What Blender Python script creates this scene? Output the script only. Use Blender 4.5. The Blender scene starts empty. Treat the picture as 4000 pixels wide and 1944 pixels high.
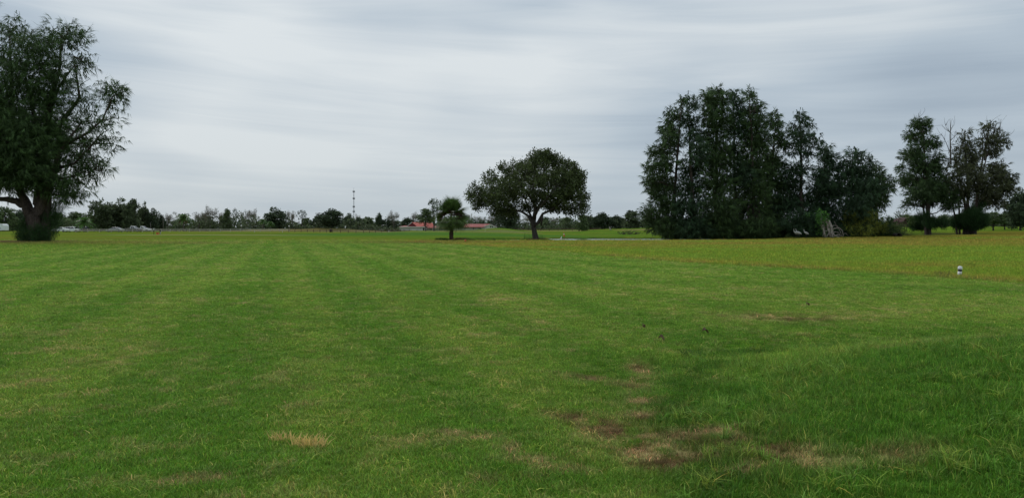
import bpy, math
import numpy as np
from mathutils import Vector, Matrix
R = math.radians
rng = np.random.default_rng(7)
S = bpy.context.scene
COL = S.collection
PI = math.pi

# ------------------------------------------------------------------ camera
F = 2950.0          # focal length in pixels of the 4000 px wide photograph
HZ = 891.0          # row of the horizon in it
EYE = 1.6
cam = bpy.data.cameras.new("camera")
cam.sensor_width = 36.0
cam.lens = 36.0 * F / 4000.0
cam.shift_y = -(972.0 - HZ) / 4000.0
cam.clip_start = 0.05
cam.clip_end = 9000
camo = bpy.data.objects.new("camera", cam)
camo.location = (0, 0, EYE)
camo.rotation_euler = (R(90), 0, 0)
COL.objects.link(camo)
S.camera = camo

# ------------------------------------------------------------------ sky and light
SUN_EL, SUN_AZ = 42.0, -38.0      # behind the cloud, ahead and to the left
w = bpy.data.worlds.new("World"); S.world = w; w.use_nodes = True
nt = w.node_tree; nt.nodes.clear()
def N(t, kind, **kw):
    n = t.nodes.new(kind)
    for k, v in kw.items(): setattr(n, k, v)
    return n
def L(t, a, b): t.links.new(a, b)
def MATH(t, op, a, b=None, c=None, clamp=False):
    n = t.nodes.new("ShaderNodeMath"); n.operation = op; n.use_clamp = clamp
    for i, v in enumerate((a, b, c)):
        if v is None: continue
        if isinstance(v, (int, float)): n.inputs[i].default_value = v
        else: t.links.new(v, n.inputs[i])
    return n.outputs[0]
sky = N(nt, "ShaderNodeTexSky", sky_type='NISHITA', sun_disc=False)
sky.sun_elevation = R(SUN_EL); sky.sun_rotation = R(SUN_AZ)
tc = N(nt, "ShaderNodeTexCoord")
nrm = N(nt, "ShaderNodeVectorMath", operation='NORMALIZE'); L(nt, tc.outputs['Generated'], nrm.inputs[0])
sep = N(nt, "ShaderNodeSeparateXYZ"); L(nt, nrm.outputs[0], sep.inputs[0])
zz = MATH(nt, 'MAXIMUM', sep.outputs[2], 0.0)
el = MATH(nt, 'POWER', zz, 0.75)
tilt = MATH(nt, 'ADD', el, MATH(nt, 'MULTIPLY', sep.outputs[0], 0.05))
def skynoise(sx, sy, sz, det, rough, off, dist=0.0):
    cb = N(nt, "ShaderNodeCombineXYZ")
    L(nt, MATH(nt, 'MULTIPLY_ADD', sep.outputs[0], sx, off), cb.inputs[0])
    L(nt, MATH(nt, 'MULTIPLY', sep.outputs[1], sy), cb.inputs[1])
    L(nt, MATH(nt, 'MULTIPLY', tilt, sz), cb.inputs[2])
    n = N(nt, "ShaderNodeTexNoise"); n.inputs['Scale'].default_value = 1.0
    n.inputs['Detail'].default_value = det; n.inputs['Roughness'].default_value = rough
    n.inputs['Distortion'].default_value = dist
    L(nt, cb.outputs[0], n.inputs['Vector']); return n.outputs['Fac']
n1 = skynoise(1.1, 1.1, 6.5, 3, 0.5, 3.1, 0.25)
n2 = skynoise(2.2, 2.2, 27.0, 7, 0.60, 7.7, 0.9)
n3 = skynoise(2.6, 2.2, 4.2, 2, 0.5, 11.3, 0.2)
sm = MATH(nt, 'ADD', MATH(nt, 'MULTIPLY', n1, 0.56), MATH(nt, 'ADD', MATH(nt, 'MULTIPLY', n2, 0.19), MATH(nt, 'MULTIPLY', n3, 0.44)))
# the cloud layer is thinner and brighter low on the side where the sun stands
sd = Vector((math.sin(R(-16)) * math.cos(R(9)), math.cos(R(-16)) * math.cos(R(9)), math.sin(R(9))))
dp = N(nt, "ShaderNodeVectorMath", operation='DOT_PRODUCT'); L(nt, nrm.outputs[0], dp.inputs[0]); dp.inputs[1].default_value = sd
glow = MATH(nt, 'POWER', MATH(nt, 'MAXIMUM', dp.outputs['Value'], 0.0), 22.0)
sm = MATH(nt, 'ADD', sm, MATH(nt, 'MULTIPLY', glow, 0.15))
ramp = N(nt, "ShaderNodeValToRGB"); L(nt, sm, ramp.inputs[0])
e = ramp.color_ramp.elements
e[0].position = 0.47; e[0].color = (0.305, 0.378, 0.462, 1)
e[1].position = 0.76; e[1].color = (0.690, 0.735, 0.757, 1)
m1 = ramp.color_ramp.elements.new(0.60); m1.color = (0.440, 0.516, 0.588, 1)
# towards the horizon the cloud turns a touch greener and evener
hz = MATH(nt, 'POWER', MATH(nt, 'SUBTRACT', 1.0, zz, clamp=True), 14.0)
mh = N(nt, "ShaderNodeMix", data_type='RGBA'); L(nt, MATH(nt, 'MULTIPLY', hz, 0.55), mh.inputs['Factor'])
L(nt, ramp.outputs[0], mh.inputs['A']); mh.inputs['B'].default_value = (0.490, 0.560, 0.605, 1)
zen = MATH(nt, 'MULTIPLY_ADD', zz, 0.30, 0.98)
zs = N(nt, "ShaderNodeVectorMath", operation='SCALE'); L(nt, mh.outputs['Result'], zs.inputs[0])
L(nt, MATH(nt, 'MULTIPLY', zen, 10.0), zs.inputs['Scale'])
mx = N(nt, "ShaderNodeMix", data_type='RGBA'); mx.inputs['Factor'].default_value = 0.96
L(nt, sky.outputs[0], mx.inputs['A']); L(nt, zs.outputs[0], mx.inputs['B'])
bg = N(nt, "ShaderNodeBackground"); bg.inputs['Strength'].default_value = 0.1
L(nt, mx.outputs['Result'], bg.inputs['Color'])
wo = N(nt, "ShaderNodeOutputWorld"); L(nt, bg.outputs[0], wo.inputs[0])

sun = bpy.data.lights.new("sun", 'SUN'); sun.energy = 1.3; sun.angle = R(24); sun.color = (1.0, 0.965, 0.91)
suno = bpy.data.objects.new("sun", sun); COL.objects.link(suno)
sv = Vector((math.sin(R(SUN_AZ)) * math.cos(R(SUN_EL)), math.cos(R(SUN_AZ)) * math.cos(R(SUN_EL)), math.sin(R(SUN_EL))))
suno.rotation_euler = sv.to_track_quat('Z', 'Y').to_euler()
S.view_settings.view_transform = 'Standard'; S.view_settings.look = 'None'
S.view_settings.exposure = 0.0; S.view_settings.gamma = 1.0; S.view_settings.use_curve_mapping = False
S.cycles.max_bounces = 6; S.cycles.transparent_max_bounces = 6

# ------------------------------------------------------------------ noise and ground functions
_perm = np.random.default_rng(3).random(65536)
def vnoise(x, y, s=0):
    xi = np.floor(x).astype(np.int64); yi = np.floor(y).astype(np.int64)
    fx = x - xi; fy = y - yi
    fx = fx * fx * (3 - 2 * fx); fy = fy * fy * (3 - 2 * fy)
    def h(a, b): return _perm[((a * 73856093) ^ (b * 19349663) ^ (s * 83492791 + 12345)) & 65535]
    return (h(xi, yi) * (1 - fx) + h(xi + 1, yi) * fx) * (1 - fy) + (h(xi, yi + 1) * (1 - fx) + h(xi + 1, yi + 1) * fx) * fy
def fbm(x, y, s=0, o=4):
    v = 0; a = 0.5; t = 0
    for i in range(o):
        v = v + a * vnoise(x, y, s + i); t += a; a *= 0.55; x = x * 2.03 + 5.1; y = y * 2.03 + 1.7
    return v / t
def ss(a, b, x):
    t = np.clip((x - a) / (b - a), 0, 1); return t * t * (3 - 2 * t)
def ga(x, y, cx, cy, sx, sy): return np.exp(-(((x - cx) / sx) ** 2 + ((y - cy) / sy) ** 2) / 2)

def mound_q(x, y):
    """1 on the rim of the low mound in the right foreground, 0 at its middle."""
    return (np.abs((x - 8.3) / 7.0) ** 2.8 + np.abs((y - 4.6) / 6.2) ** 2.8) ** (1 / 2.8)
POND_Z = -0.62
def pond_mask(x, y):     # 1 inside the pond, 0 on land; soft bank about a metre wide
    near = 112 + 1.3 * (fbm(x * .12, y * 0 + 3, 21) - .5) + 0.02 * x
    near = near + 10.5 * np.exp(-((x - 3.7) / 2.6) ** 2)            # little spit that carries the oak
    far = 140 + 22 * ss(-9, 12, x) + 2.5 * (fbm(x * .15, y * 0 + 9, 22) - .5)
    a = ss(0, 1.5, y - near) * ss(0, 1.8, far - y)
    return a * ss(-10, -5, x) * ss(95, 80, x)
def terrain(x, y):
    x = np.asarray(x, float); y = np.asarray(y, float)
    z = 0.05 * (fbm(x * .05, y * .05, 1, 3) - .5) * ss(5, 40, np.hypot(x, y))
    z = z + 0.010 * (fbm(x * .6, y * .6, 2, 3) - .5)
    z = z + 0.95 * ss(10, 88, x) * ss(50, 135, y) + 0.75 * ss(140, 260, y) * ss(40, 100, x)
    z = z + 0.45 * ss(-30, -75, x) * ss(120, 215, y) * ss(330, 260, y)
    # far shore, putting green and the mounds
    z = z - 0.30 * ss(120, 150, y) * ss(-14, 6, x) * ss(240, 175, y) * ss(62, 40, x)
    z = z - 0.27 * ss(92, 111, y) * ss(130, 122, y) * ss(-12, -4, x) * ss(40, 30, x) * (1 - np.exp(-((x - 3.7) / 3.0) ** 2) * ss(104, 110, y))
    z = z + 0.55 * ss(160, 205, y) * ss(-45, -25, x)
    z = z + 0.30 * np.clip(1 - np.abs((x + 15) / 24) ** 4, 0, 1) * ss(168, 186, y) * ss(225, 200, y)
    z = z + 0.95 * ga(x, y, -3.5, 207, 4.6, 6) + 0.72 * ga(x, y, 24.5, 203, 5.5, 6)
    z = z + 1.15 * ga(x, y, -63, 262, 7.5, 6) + 0.85 * ga(x, y, -84, 266, 9, 6) + 0.45 * ga(x, y, -48, 258, 6, 6)
    z = z + 0.30 * ss(230, 330, y) * ss(-25, -60, x)
    z = z + 0.35 * ga(x, y, -43, 176, 22, 5)
    # foreground: a grassy hump to the right behind a shallow worn hollow
    mq = mound_q(x, y); z = z + 0.46 * ss(1.03, 0.52, mq) - 0.06 * np.exp(-((mq - 1.06) / .07) ** 2)
    pm = pond_mask(x, y)
    z = z * (1 - pm) + (-1.3) * pm
    return z
def tz(x, y): return float(terrain(np.array([x]), np.array([y]))[0])

_bx = np.array([16.5, 14.8, 12.5, 7.2, 3.4, -2.0, -8.0, -14.0, -20.0])       # edge between fairway and rough
_by = np.array([10.0, 21.6, 27.9, 36.6, 50.0, 66.0, 80.0, 92.0, 97.0])
def fairway(x, y):
    e1 = np.interp(y, _by, _bx) + 1.6 * (fbm(x * .2 + 3, y * .2, 31) - .5) * ss(10, 60, y) * 3
    r = ss(0.6 + 0.004 * y, -0.5 - 0.004 * y, x - e1)
    lft = ss(-41, -30, x + 0.13 * (y - 70) + 3 * (fbm(x * .15, y * .1, 33) - .5))
    return r * lft * ss(104, 76, y + 26 * (fbm(x * .07, y * .16, 34) - .5)) 

def lin(r, g, b): return np.array([((c / 255) / 12.92 if c / 255 <= .04045 else ((c / 255 + .055) / 1.055) ** 2.4) for c in (r, g, b)])
def mixc(a, b, t): t = np.clip(t, 0, 1)[..., None]; return a * (1 - t) + b * t
# albedos
C_FAIR = np.array([.097, .200, .020]); C_FAIR2 = np.array([.150, .240, .032]); C_STRAW = np.array([.34, .27, .12])
C_ROUGH = np.array([.130, .200, .018]); C_ROUGH2 = np.array([.190, .165, .028]); C_BROWN = np.array([.145, .095, .042])
C_GREEN = np.array([.125, .235, .026]); C_TAN = np.array([.27, .225, .14]); C_DARK = np.array([.060, .155, .014]); C_MUD = np.array([.035, .028, .02])
def brown_patch(x, y):
    b = np.zeros_like(x)
    for p, q, sx, sy, a in ((2310, 1470, .12, .10, .8), (2500, 1430, .10, .28, .8), (2470, 1480, .16, .16, .7), (2500, 1545, .10, .12, .7), (2290, 1620, .20, .12, .8), (2380, 1650, .20, .14, 1.0), (2440, 1680, .22, .13, 1.0), (2500, 1600, .13, .10, .8),
                            (2560, 1730, .24, .14, 1.1), (2680, 1700, .28, .12, 1.1), (2620, 1780, .22, .11, 1.0), (2780, 1690, .22, .08, .8), (2890, 1740, .22, .07, .8), (2990, 1780, .18, .07, .9), (3080, 1810, .16, .07, .9), (2960, 1840, .14, .05, .7), (3180, 1845, .14, .06, .7),
                            (1760, 1690, .11, .06, .8), (1880, 1705, .08, .05, .8), (1650, 1720, .20, .06, .5), (1560, 1745, .12, .05, .6), (1950, 1745, .16, .06, .6), (2080, 1790, .20, .08, .7), (2180, 1810, .16, .06, .7), (1950, 1860, .15, .06, .45), (620, 1880, .14, .05, .7), (800, 1870, .14, .05, .5),
                            (3860, 1420, .5, .3, .45), (3800, 1345, .5, .4, .5), (3080, 1240, .8, .5, .6), (3450, 1870, .3, .12, .5), (3500, 1430, .4, .2, .45)):
        cy = EYE * F / (q - HZ); cx = (p - 2000) / F * cy
        b = np.maximum(b, a * np.exp(-(((x - cx) / sx) ** 2 + ((y - cy) / sy) ** 2) / 2))
    return b
def weedy(x, y):
    """Coarse taller grass on the hump in the right foreground."""
    return ss(1.12, 0.86, mound_q(x, y) + 0.35 * (fbm(x * 1.3, y * 1.3, 41) - .5))
def ground_color(x, y):
    n1_ = fbm(x * .35, y * .35, 51); n2_ = fbm(x * 1.6, y * 1.6, 52); n3_ = fbm(x * 7, y * 7, 53, 3)
    fw = fairway(x, y)
    # mowing streaks: away from the camera at the left, across it at the right
    ws = ss(-6, 8, x - 0.15 * y)
    uu = x + 0.305 * y; sA = .5 + .22 * np.sin(uu * 2.5 + 2 * fbm(uu * .3, y * .02, 58)) + .5 * (fbm(uu * .9, y * .03, 54, 3) - .5); sB = fbm((x * .05 + 3), (y + 0.28 * x) * .75, 55, 3)
    st = sA * (1 - ws) + sB * ws
    c = mixc(C_FAIR, C_FAIR2, ss(.36, .66, st) * .70 + ss(.45, .75, n1_) * .30)
    c = mixc(c, C_DARK, ss(.5, .32, n2_) * .35 * ss(.6, .35, n1_))
    c = mixc(c, C_STRAW, ss(.54, .78, n2_ * .45 + n1_ * .25 + n3_ * .30) * .50)
    c = mixc(c, C_STRAW, ss(.55, .75, n3_) * .30)
    wd = weedy(x, y)
    c = mixc(c, C_DARK * (1.0), wd * .75)
    c = mixc(c, C_FAIR2 * 1.1, ss(.68, .8, mound_q(x, y)) * ss(1.05, .95, mound_q(x, y)) * ss(7.5, 9.5, y) * .75)  # lit crest of the mound painted as a lighter band
    c = mixc(c, C_DARK * .7, np.exp(-((mound_q(x, y) - 1.0) / .05) ** 2) * ss(.3, .5, n2_) * .8)  # shading along the mound's rim painted as a dark ring
    # rough
    nr = fbm(x * .05, y * .16, 61); nr2 = fbm(x * .3, y * .9, 62)
    r = mixc(C_ROUGH, C_ROUGH2, ss(.42, .66, nr * .55 + nr2 * .3 + .16 * ss(40, 75, y)) * .9)
    r = mixc(r, C_GREEN, ss(.55, .75, fbm(x * .09 + 7, y * .2, 63)) * .5)
    e1 = np.interp(y, _by, _bx)
    rim = np.exp(-((x - e1 - 1.2) / 1.1) ** 2)
    r = mixc(r, np.array([.21, .20, .03]), rim * .5)
    r = mixc(r, np.array([.19, .10, .045]), np.exp(-((x - e1 - .35) / .4) ** 2) * ss(.45, .6, nr2) * .55)
    r = mixc(r, c, .62 * ss(-6, -24, x))
    c = mixc(r, c, fw)
    # beyond the first field
    far = ss(112, 122, y) * ss(40, 20, x) + ss(150, 165, y); far = np.clip(far, 0, 1)
    nf = fbm(x * .04, y * .10, 71); nf2 = fbm(x * .2, y * .5, 72)
    g = mixc(np.array([.140, .225, .024]), np.array([.105, .200, .024]), ss(.4, .6, nf)); g = mixc(g, np.array([.22, .19, .04]), ss(.50, .68, nf2) * .40 + .3 * ss(-38, -55, x) * ss(.35, .6, nf2) + .35 * ss(135, 120, y) * ss(-10, -30, x))
    c = mixc(c, g, far)
    # putting green, cart path verge, dry mounds and the tan road beyond the fence
    c = mixc(c, np.array([.19, .215, .075]), np.clip(1 - ((x + 14) / 22) ** 2, 0, 1) ** .3 * ss(184, 190, y) * ss(203, 198, y) * .9)
    c = mixc(c, np.array([.085, .19, .035]), ss(160, 164, y) * ss(184, 180, y) * ss(-52, -42, x) * ss(20, 10, x) * .8)
    pth = np.exp(-((y - (163 + .02 * x + 4 * (fbm(x * .03, y * 0, 73) - .5))) / 1.8) ** 2) * ss(-92, -80, x) * ss(-36, -50, x)
    c = mixc(c, np.array([.40, .36, .24]), pth * .9)
    dry = ga(x, y, -63, 258, 12, 9) + ga(x, y, -88, 262, 16, 9) + ss(246, 252, y) * ss(330, 300, y) * ss(62, 50, x) * ss(-125, -105, x)
    c = mixc(c, mixc(C_TAN, C_ROUGH2, nf2), np.clip(dry, 0, 1) * .85)
    lb = ga(x, y, -58, 86, 4.2, 3.2)                       # bare earth and litter under the big tree
    c = mixc(c, np.array([.12, .07, .045]), np.clip(lb * 1.3, 0, 1) * .85)
    c = mixc(c, np.array([.16, .125, .04]), np.exp(-((y - 80) / 5) ** 2) * ss(-24, -34, x) * .5)
    c = mixc(c, np.array([.13, .075, .03]), np.clip(ga(x, y, 3.7, 113, 3.0, 4.5) + ga(x, y, -8, 99, 2.2, 2.5) + ga(x, y, -10, 84, 7, 3) * .7, 0, 1) * .8)
    wf = ss(430, 480, y)
    c = mixc(c, np.array([.05, .07, .03]), wf)
    b = brown_patch(x, y) * ss(.27, .56, fbm(x * 3.1, y * 3.1, 57) * .5 + n3_ * .5)
    c = mixc(c, mixc(C_BROWN * .8, C_STRAW, ss(.38, .62, fbm(x * 4.3, y * 4.3, 59))), np.clip(b * 1.5, 0, 1) * .95)
    pm = pond_mask(x, y)
    c = mixc(c, C_MUD, ss(0.03, 0.35, pm))
    return np.clip(c * .86, 0.004, 1)  # colour darkened all over to include the turf's own self-shadow

# ------------------------------------------------------------------ materials
def new_mat(name):
    m = bpy.data.materials.new(name); m.use_nodes = True
    b = m.node_tree.nodes['Principled BSDF']; return m, m.node_tree, b
def plain(name, col, rough=.7, metal=0.0, var=.25, scale=8.0, spec=.3, bump=0.0):
    m, t, b = new_mat(name)
    tcn = N(t, "ShaderNodeTexCoord")
    n = N(t, "ShaderNodeTexNoise"); n.inputs['Scale'].default_value = scale; n.inputs['Detail'].default_value = 5
    L(t, tcn.outputs['Object'], n.inputs['Vector'])
    mp = N(t, "ShaderNodeMapRange"); L(t, n.outputs['Fac'], mp.inputs['Value'])
    mp.inputs['From Min'].default_value = .25; mp.inputs['From Max'].default_value = .75
    mp.inputs['To Min'].default_value = 1 - var; mp.inputs['To Max'].default_value = 1 + var
    v = N(t, "ShaderNodeVectorMath", operation='SCALE'); v.inputs[0].default_value = col; L(t, mp.outputs[0], v.inputs['Scale'])
    L(t, v.outputs[0], b.inputs['Base Color'])
    b.inputs['Roughness'].default_value = rough; b.inputs['Metallic'].default_value = metal
    b.inputs['Specular IOR Level'].default_value = spec
    if bump:
        bp = N(t, "ShaderNodeBump"); bp.inputs['Strength'].default_value = bump; L(t, n.outputs['Fac'], bp.inputs['Height']); L(t, bp.outputs[0], b.inputs['Normal'])
    return m
def leafmat(name, base, trans=.25, rough=.6):
    """Leaf colour varies per leaf clump through the mesh's own 'shade' attribute."""
    m, t, b = new_mat(name)
    a = N(t, "ShaderNodeAttribute", attribute_name='shade')
    v = N(t, "ShaderNodeVectorMath", operation='MULTIPLY'); L(t, a.outputs['Color'], v.inputs[0]); v.inputs[1].default_value = base
    L(t, v.outputs[0], b.inputs['Base Color']); b.inputs['Roughness'].default_value = rough; b.inputs['Specular IOR Level'].default_value = .25
    tr = N(t, "ShaderNodeBsdfTranslucent"); L(t, v.outputs[0], tr.inputs['Color'])
    mxs = N(t, "ShaderNodeMixShader"); mxs.inputs[0].default_value = trans
    L(t, b.outputs[0], mxs.inputs[1]); L(t, tr.outputs[0], mxs.inputs[2]); L(t, mxs.outputs[0], t.nodes['Material Output'].inputs[0])
    return m
def barkmat(name, c1, c2, sc=3.0):
    m, t, b = new_mat(name)
    tcn = N(t, "ShaderNodeTexCoord"); mp = N(t, "ShaderNodeMapping"); mp.inputs['Scale'].default_value = (sc * 2.2, sc * 2.2, sc * .45)
    L(t, tcn.outputs['Object'], mp.inputs['Vector'])
    n = N(t, "ShaderNodeTexNoise"); n.inputs['Scale'].default_value = 1.6; n.inputs['Detail'].default_value = 7; n.inputs['Roughness'].default_value = .65
    L(t, mp.outputs[0], n.inputs['Vector'])
    r = N(t, "ShaderNodeValToRGB"); L(t, n.outputs['Fac'], r.inputs[0])
    r.color_ramp.elements[0].position = .36; r.color_ramp.elements[0].color = (*c1, 1)
    r.color_ramp.elements[1].position = .66; r.color_ramp.elements[1].color = (*c2, 1)
    L(t, r.outputs[0], b.inputs['Base Color']); b.inputs['Roughness'].default_value = .9; b.inputs['Specular IOR Level'].default_value = .15
    bp = N(t, "ShaderNodeBump"); bp.inputs['Strength'].default_value = .8; bp.inputs['Distance'].default_value = .05
    L(t, n.outputs['Fac'], bp.inputs['Height']); L(t, bp.outputs[0], b.inputs['Normal'])
    return m

M = {}
M['bark_pine'] = barkmat('bark_pine', (.040, .030, .025), (.120, .092, .076))
M['bark_oak'] = barkmat('bark_oak', (.040, .033, .028), (.105, .090, .078))
M['bark_pale'] = barkmat('bark_pale', (.10, .088, .076), (.22, .20, .175))
M['bark_palm'] = barkmat('bark_palm', (.045, .030, .022), (.12, .080, .055), 2)
M['driftwood'] = barkmat('driftwood', (.15, .12, .10), (.50, .44, .37), 3)
M['twig'] = plain('twig', (.11, .095, .08), .9)
M['casuarina'] = leafmat('casuarina_needles', (.060, .102, .032))
M['casuarina_b'] = leafmat('casuarina_needles_blueish', (.042, .078, .034))
M['casuarina_o'] = leafmat('casuarina_needles_olive', (.085, .095, .042))
M['sucker'] = leafmat('sucker_shoots', (.036, .080, .022))
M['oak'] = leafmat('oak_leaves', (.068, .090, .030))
M['oak_far'] = leafmat('oak_leaves_far', (.085, .110, .052))  # far foliage colours are lightened, with some haze put into them
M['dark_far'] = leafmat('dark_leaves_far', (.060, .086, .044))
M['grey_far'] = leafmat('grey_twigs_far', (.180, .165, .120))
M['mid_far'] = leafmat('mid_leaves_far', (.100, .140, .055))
M['palm_green'] = leafmat('palm_green', (.075, .130, .034), .3, .45)
M['palm_light'] = leafmat('palm_light', (.105, .165, .042), .3, .45)
M['palm_bright'] = leafmat('palm_bright', (.085, .17, .035), .3, .45)
M['palm_dead'] = leafmat('palm_dead', (.10, .065, .045), .2)
M['bush_green'] = leafmat('bush_green', (.085, .19, .042), .3)
M['bush_yellow'] = leafmat('bush_yellow', (.145, .165, .026), .3)
M['bush_olive'] = leafmat('bush_olive', (.095, .135, .035), .3)
M['weed'] = leafmat('weed', (.10, .20, .04), .3)
M['straw'] = leafmat('straw', (.74, .55, .20), .3)
M['dead_weed'] = leafmat('dead_weed', (.17, .13, .06), .3)
M['white'] = plain('white_paint', (.78, .78, .76), .45, var=.06, spec=.5)
M['white_worn'] = plain('white_worn', (.66, .64, .60), .6, var=.22, scale=26)
M['black'] = plain('black_plastic', (.012, .012, .013), .5)
M['silver'] = plain('silver_paint', (.38, .39, .40), .3, .5, var=.05, spec=.5)
M['dark_car'] = plain('dark_car_paint', (.03, .03, .032), .3, var=.05, spec=.5)
M['glass'] = plain('dark_glass', (.012, .015, .016), .08, var=.05, spec=.6)
M['rubber'] = plain('rubber', (.02, .02, .02), .85)
M['metal'] = plain('dull_metal', (.30, .30, .30), .5, .6)
M['cream'] = plain('cream_wall', (.62, .60, .49), .8, var=.08, scale=1.2)
M['white_wall'] = plain('white_wall', (.62, .62, .58), .8, var=.08, scale=1.2)
M['red_roof'] = plain('red_roof', (.44, .085, .058), .6, var=.16, scale=.9)
M['red_roof_b'] = plain('dusty_red_roof', (.36, .10, .085), .6, var=.16, scale=.9)
M['maroon'] = plain('maroon_wall', (.16, .035, .035), .75, var=.15, scale=1.5)
M['barn'] = plain('barn_wall', (.060, .026, .026), .85, var=.2, scale=1.2)
M['wood_pale'] = plain('pale_fence_wood', (.46, .42, .35), .8, var=.25, scale=3)
M['wood_brown'] = plain('brown_fence_wood', (.13, .085, .06), .85, var=.3, scale=3)
M['pole'] = plain('pole_wood', (.20, .18, .15), .9)
M['orange'] = plain('orange_plastic', (.62, .16, .04), .55, var=.2)
M['bin'] = plain('bin_dark', (.022, .017, .014), .7)
M['leaf_brown'] = plain('dead_leaf', (.16, .095, .06), .8, var=.3, scale=30)

# ------------------------------------------------------------------ mesh helpers
def mesh_obj(name, V, Fc, mat, parent=None, shade=None, smooth=False):
    me = bpy.data.meshes.new(name)
    V = np.asarray(V, np.float32)
    if isinstance(Fc, np.ndarray) and Fc.ndim == 2:
        k = Fc.shape[1]; n = len(Fc)
        me.vertices.add(len(V)); me.vertices.foreach_set('co', V.ravel())
        me.loops.add(n * k); me.loops.foreach_set('vertex_index', Fc.ravel().astype(np.int32))
        me.polygons.add(n); me.polygons.foreach_set('loop_start', np.arange(n, dtype=np.int32) * k)
        me.update(calc_edges=True)
    else:
        me.from_pydata(V.tolist(), [], Fc); me.update()
    if shade is not None:
        a = me.color_attributes.new('shade', 'FLOAT_COLOR', 'POINT')
        c = np.ones((len(V), 4), np.float32); s = np.asarray(shade, np.float32)
        c[:, :3] = s if s.ndim == 2 else s[:, None]
        a.data.foreach_set('color', c.ravel())
    if smooth: me.polygons.foreach_set('use_smooth', np.ones(len(me.polygons), bool))
    if mat: me.materials.append(mat)
    o = bpy.data.objects.new(name, me); COL.objects.link(o)
    if parent: o.parent = parent
    return o
def thing(name, label, cat, loc=(0, 0, 0), rz=0, group=None):
    o = bpy.data.objects.new(name, None); COL.objects.link(o); o.empty_display_size = .2
    o.location = loc; o.rotation_euler = (0, 0, rz); o['label'] = label; o['category'] = cat
    if group: o['group'] = group
    return o
def tag(o, label, cat, group=None):
    o['label'] = label; o['category'] = cat
    if group: o['group'] = group
    return o
class MB:
    def __init__(s): s.v = []; s.f = []
    def add(s, v, f):
        k = len(s.v); s.v += [tuple(map(float, p)) for p in v]; s.f += [tuple(i + k for i in q) for q in f]; return s
    def box(s, x0, x1, y0, y1, z0, z1):
        return s.add([(x0, y0, z0), (x1, y0, z0), (x1, y1, z0), (x0, y1, z0), (x0, y0, z1), (x1, y0, z1), (x1, y1, z1), (x0, y1, z1)],
                     [(0, 3, 2, 1), (4, 5, 6, 7), (0, 1, 5, 4), (1, 2, 6, 5), (2, 3, 7, 6), (3, 0, 4, 7)])
    def prism(s, prof, y0, y1):            # profile in x,z extruded in y
        n = len(prof)
        return s.add([(p[0], y0, p[1]) for p in prof] + [(p[0], y1, p[1]) for p in prof],
                     [tuple(range(n)), tuple(range(2 * n - 1, n - 1, -1))] + [((i + 1) % n, i, i + n, (i + 1) % n + n) for i in range(n)])
    def tube(s, pts, rad, n=7, cap=True):
        pts = [Vector(p) for p in pts]; k = len(pts)
        if not hasattr(rad, '__len__'): rad = [rad] * k
        up = Vector((0.13, 0.21, 0.97)); rings = []; fc = []
        for i in range(k):
            t = (pts[min(i + 1, k - 1)] - pts[max(i - 1, 0)]).normalized()
            a = t.cross(up if abs(t.dot(up)) < .97 else Vector((1, 0, 0))).normalized(); b = t.cross(a)
            rings += [pts[i] + (a * math.cos(2 * PI * j / n) + b * math.sin(2 * PI * j / n)) * rad[i] for j in range(n)]
        for i in range(k - 1):
            for j in range(n):
                fc.append((i * n + j, i * n + (j + 1) % n, (i + 1) * n + (j + 1) % n, (i + 1) * n + j))
        if cap: fc.append(tuple(range(n - 1, -1, -1))); fc.append(tuple((k - 1) * n + j for j in range(n)))
        return s.add(rings, fc)
    def lathe(s, prof, n=16):              # profile (r, z)
        V = [(r * math.cos(2 * PI * j / n), r * math.sin(2 * PI * j / n), z) for r, z in prof for j in range(n)]
        Fq = [(i * n + j, i * n + (j + 1) % n, (i + 1) * n + (j + 1) % n, (i + 1) * n + j) for i in range(len(prof) - 1) for j in range(n)]
        Fq += [tuple(range(n - 1, -1, -1)), tuple((len(prof) - 1) * n + j for j in range(n))]
        return s.add(V, Fq)
    def build(s, name, mat, parent=None, smooth=False): return mesh_obj(name, np.array(s.v), s.f, mat, parent, smooth=smooth)
def px(p, D): return (p - 2000.0) / F * D
def pz(q, D): return EYE - (q - HZ) / F * D
def copy_tree(o, parent=None):
    c = o.copy(); COL.objects.link(c)
    if parent: c.parent = parent
    for ch in o.children: copy_tree(ch, c)
    return c

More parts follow.
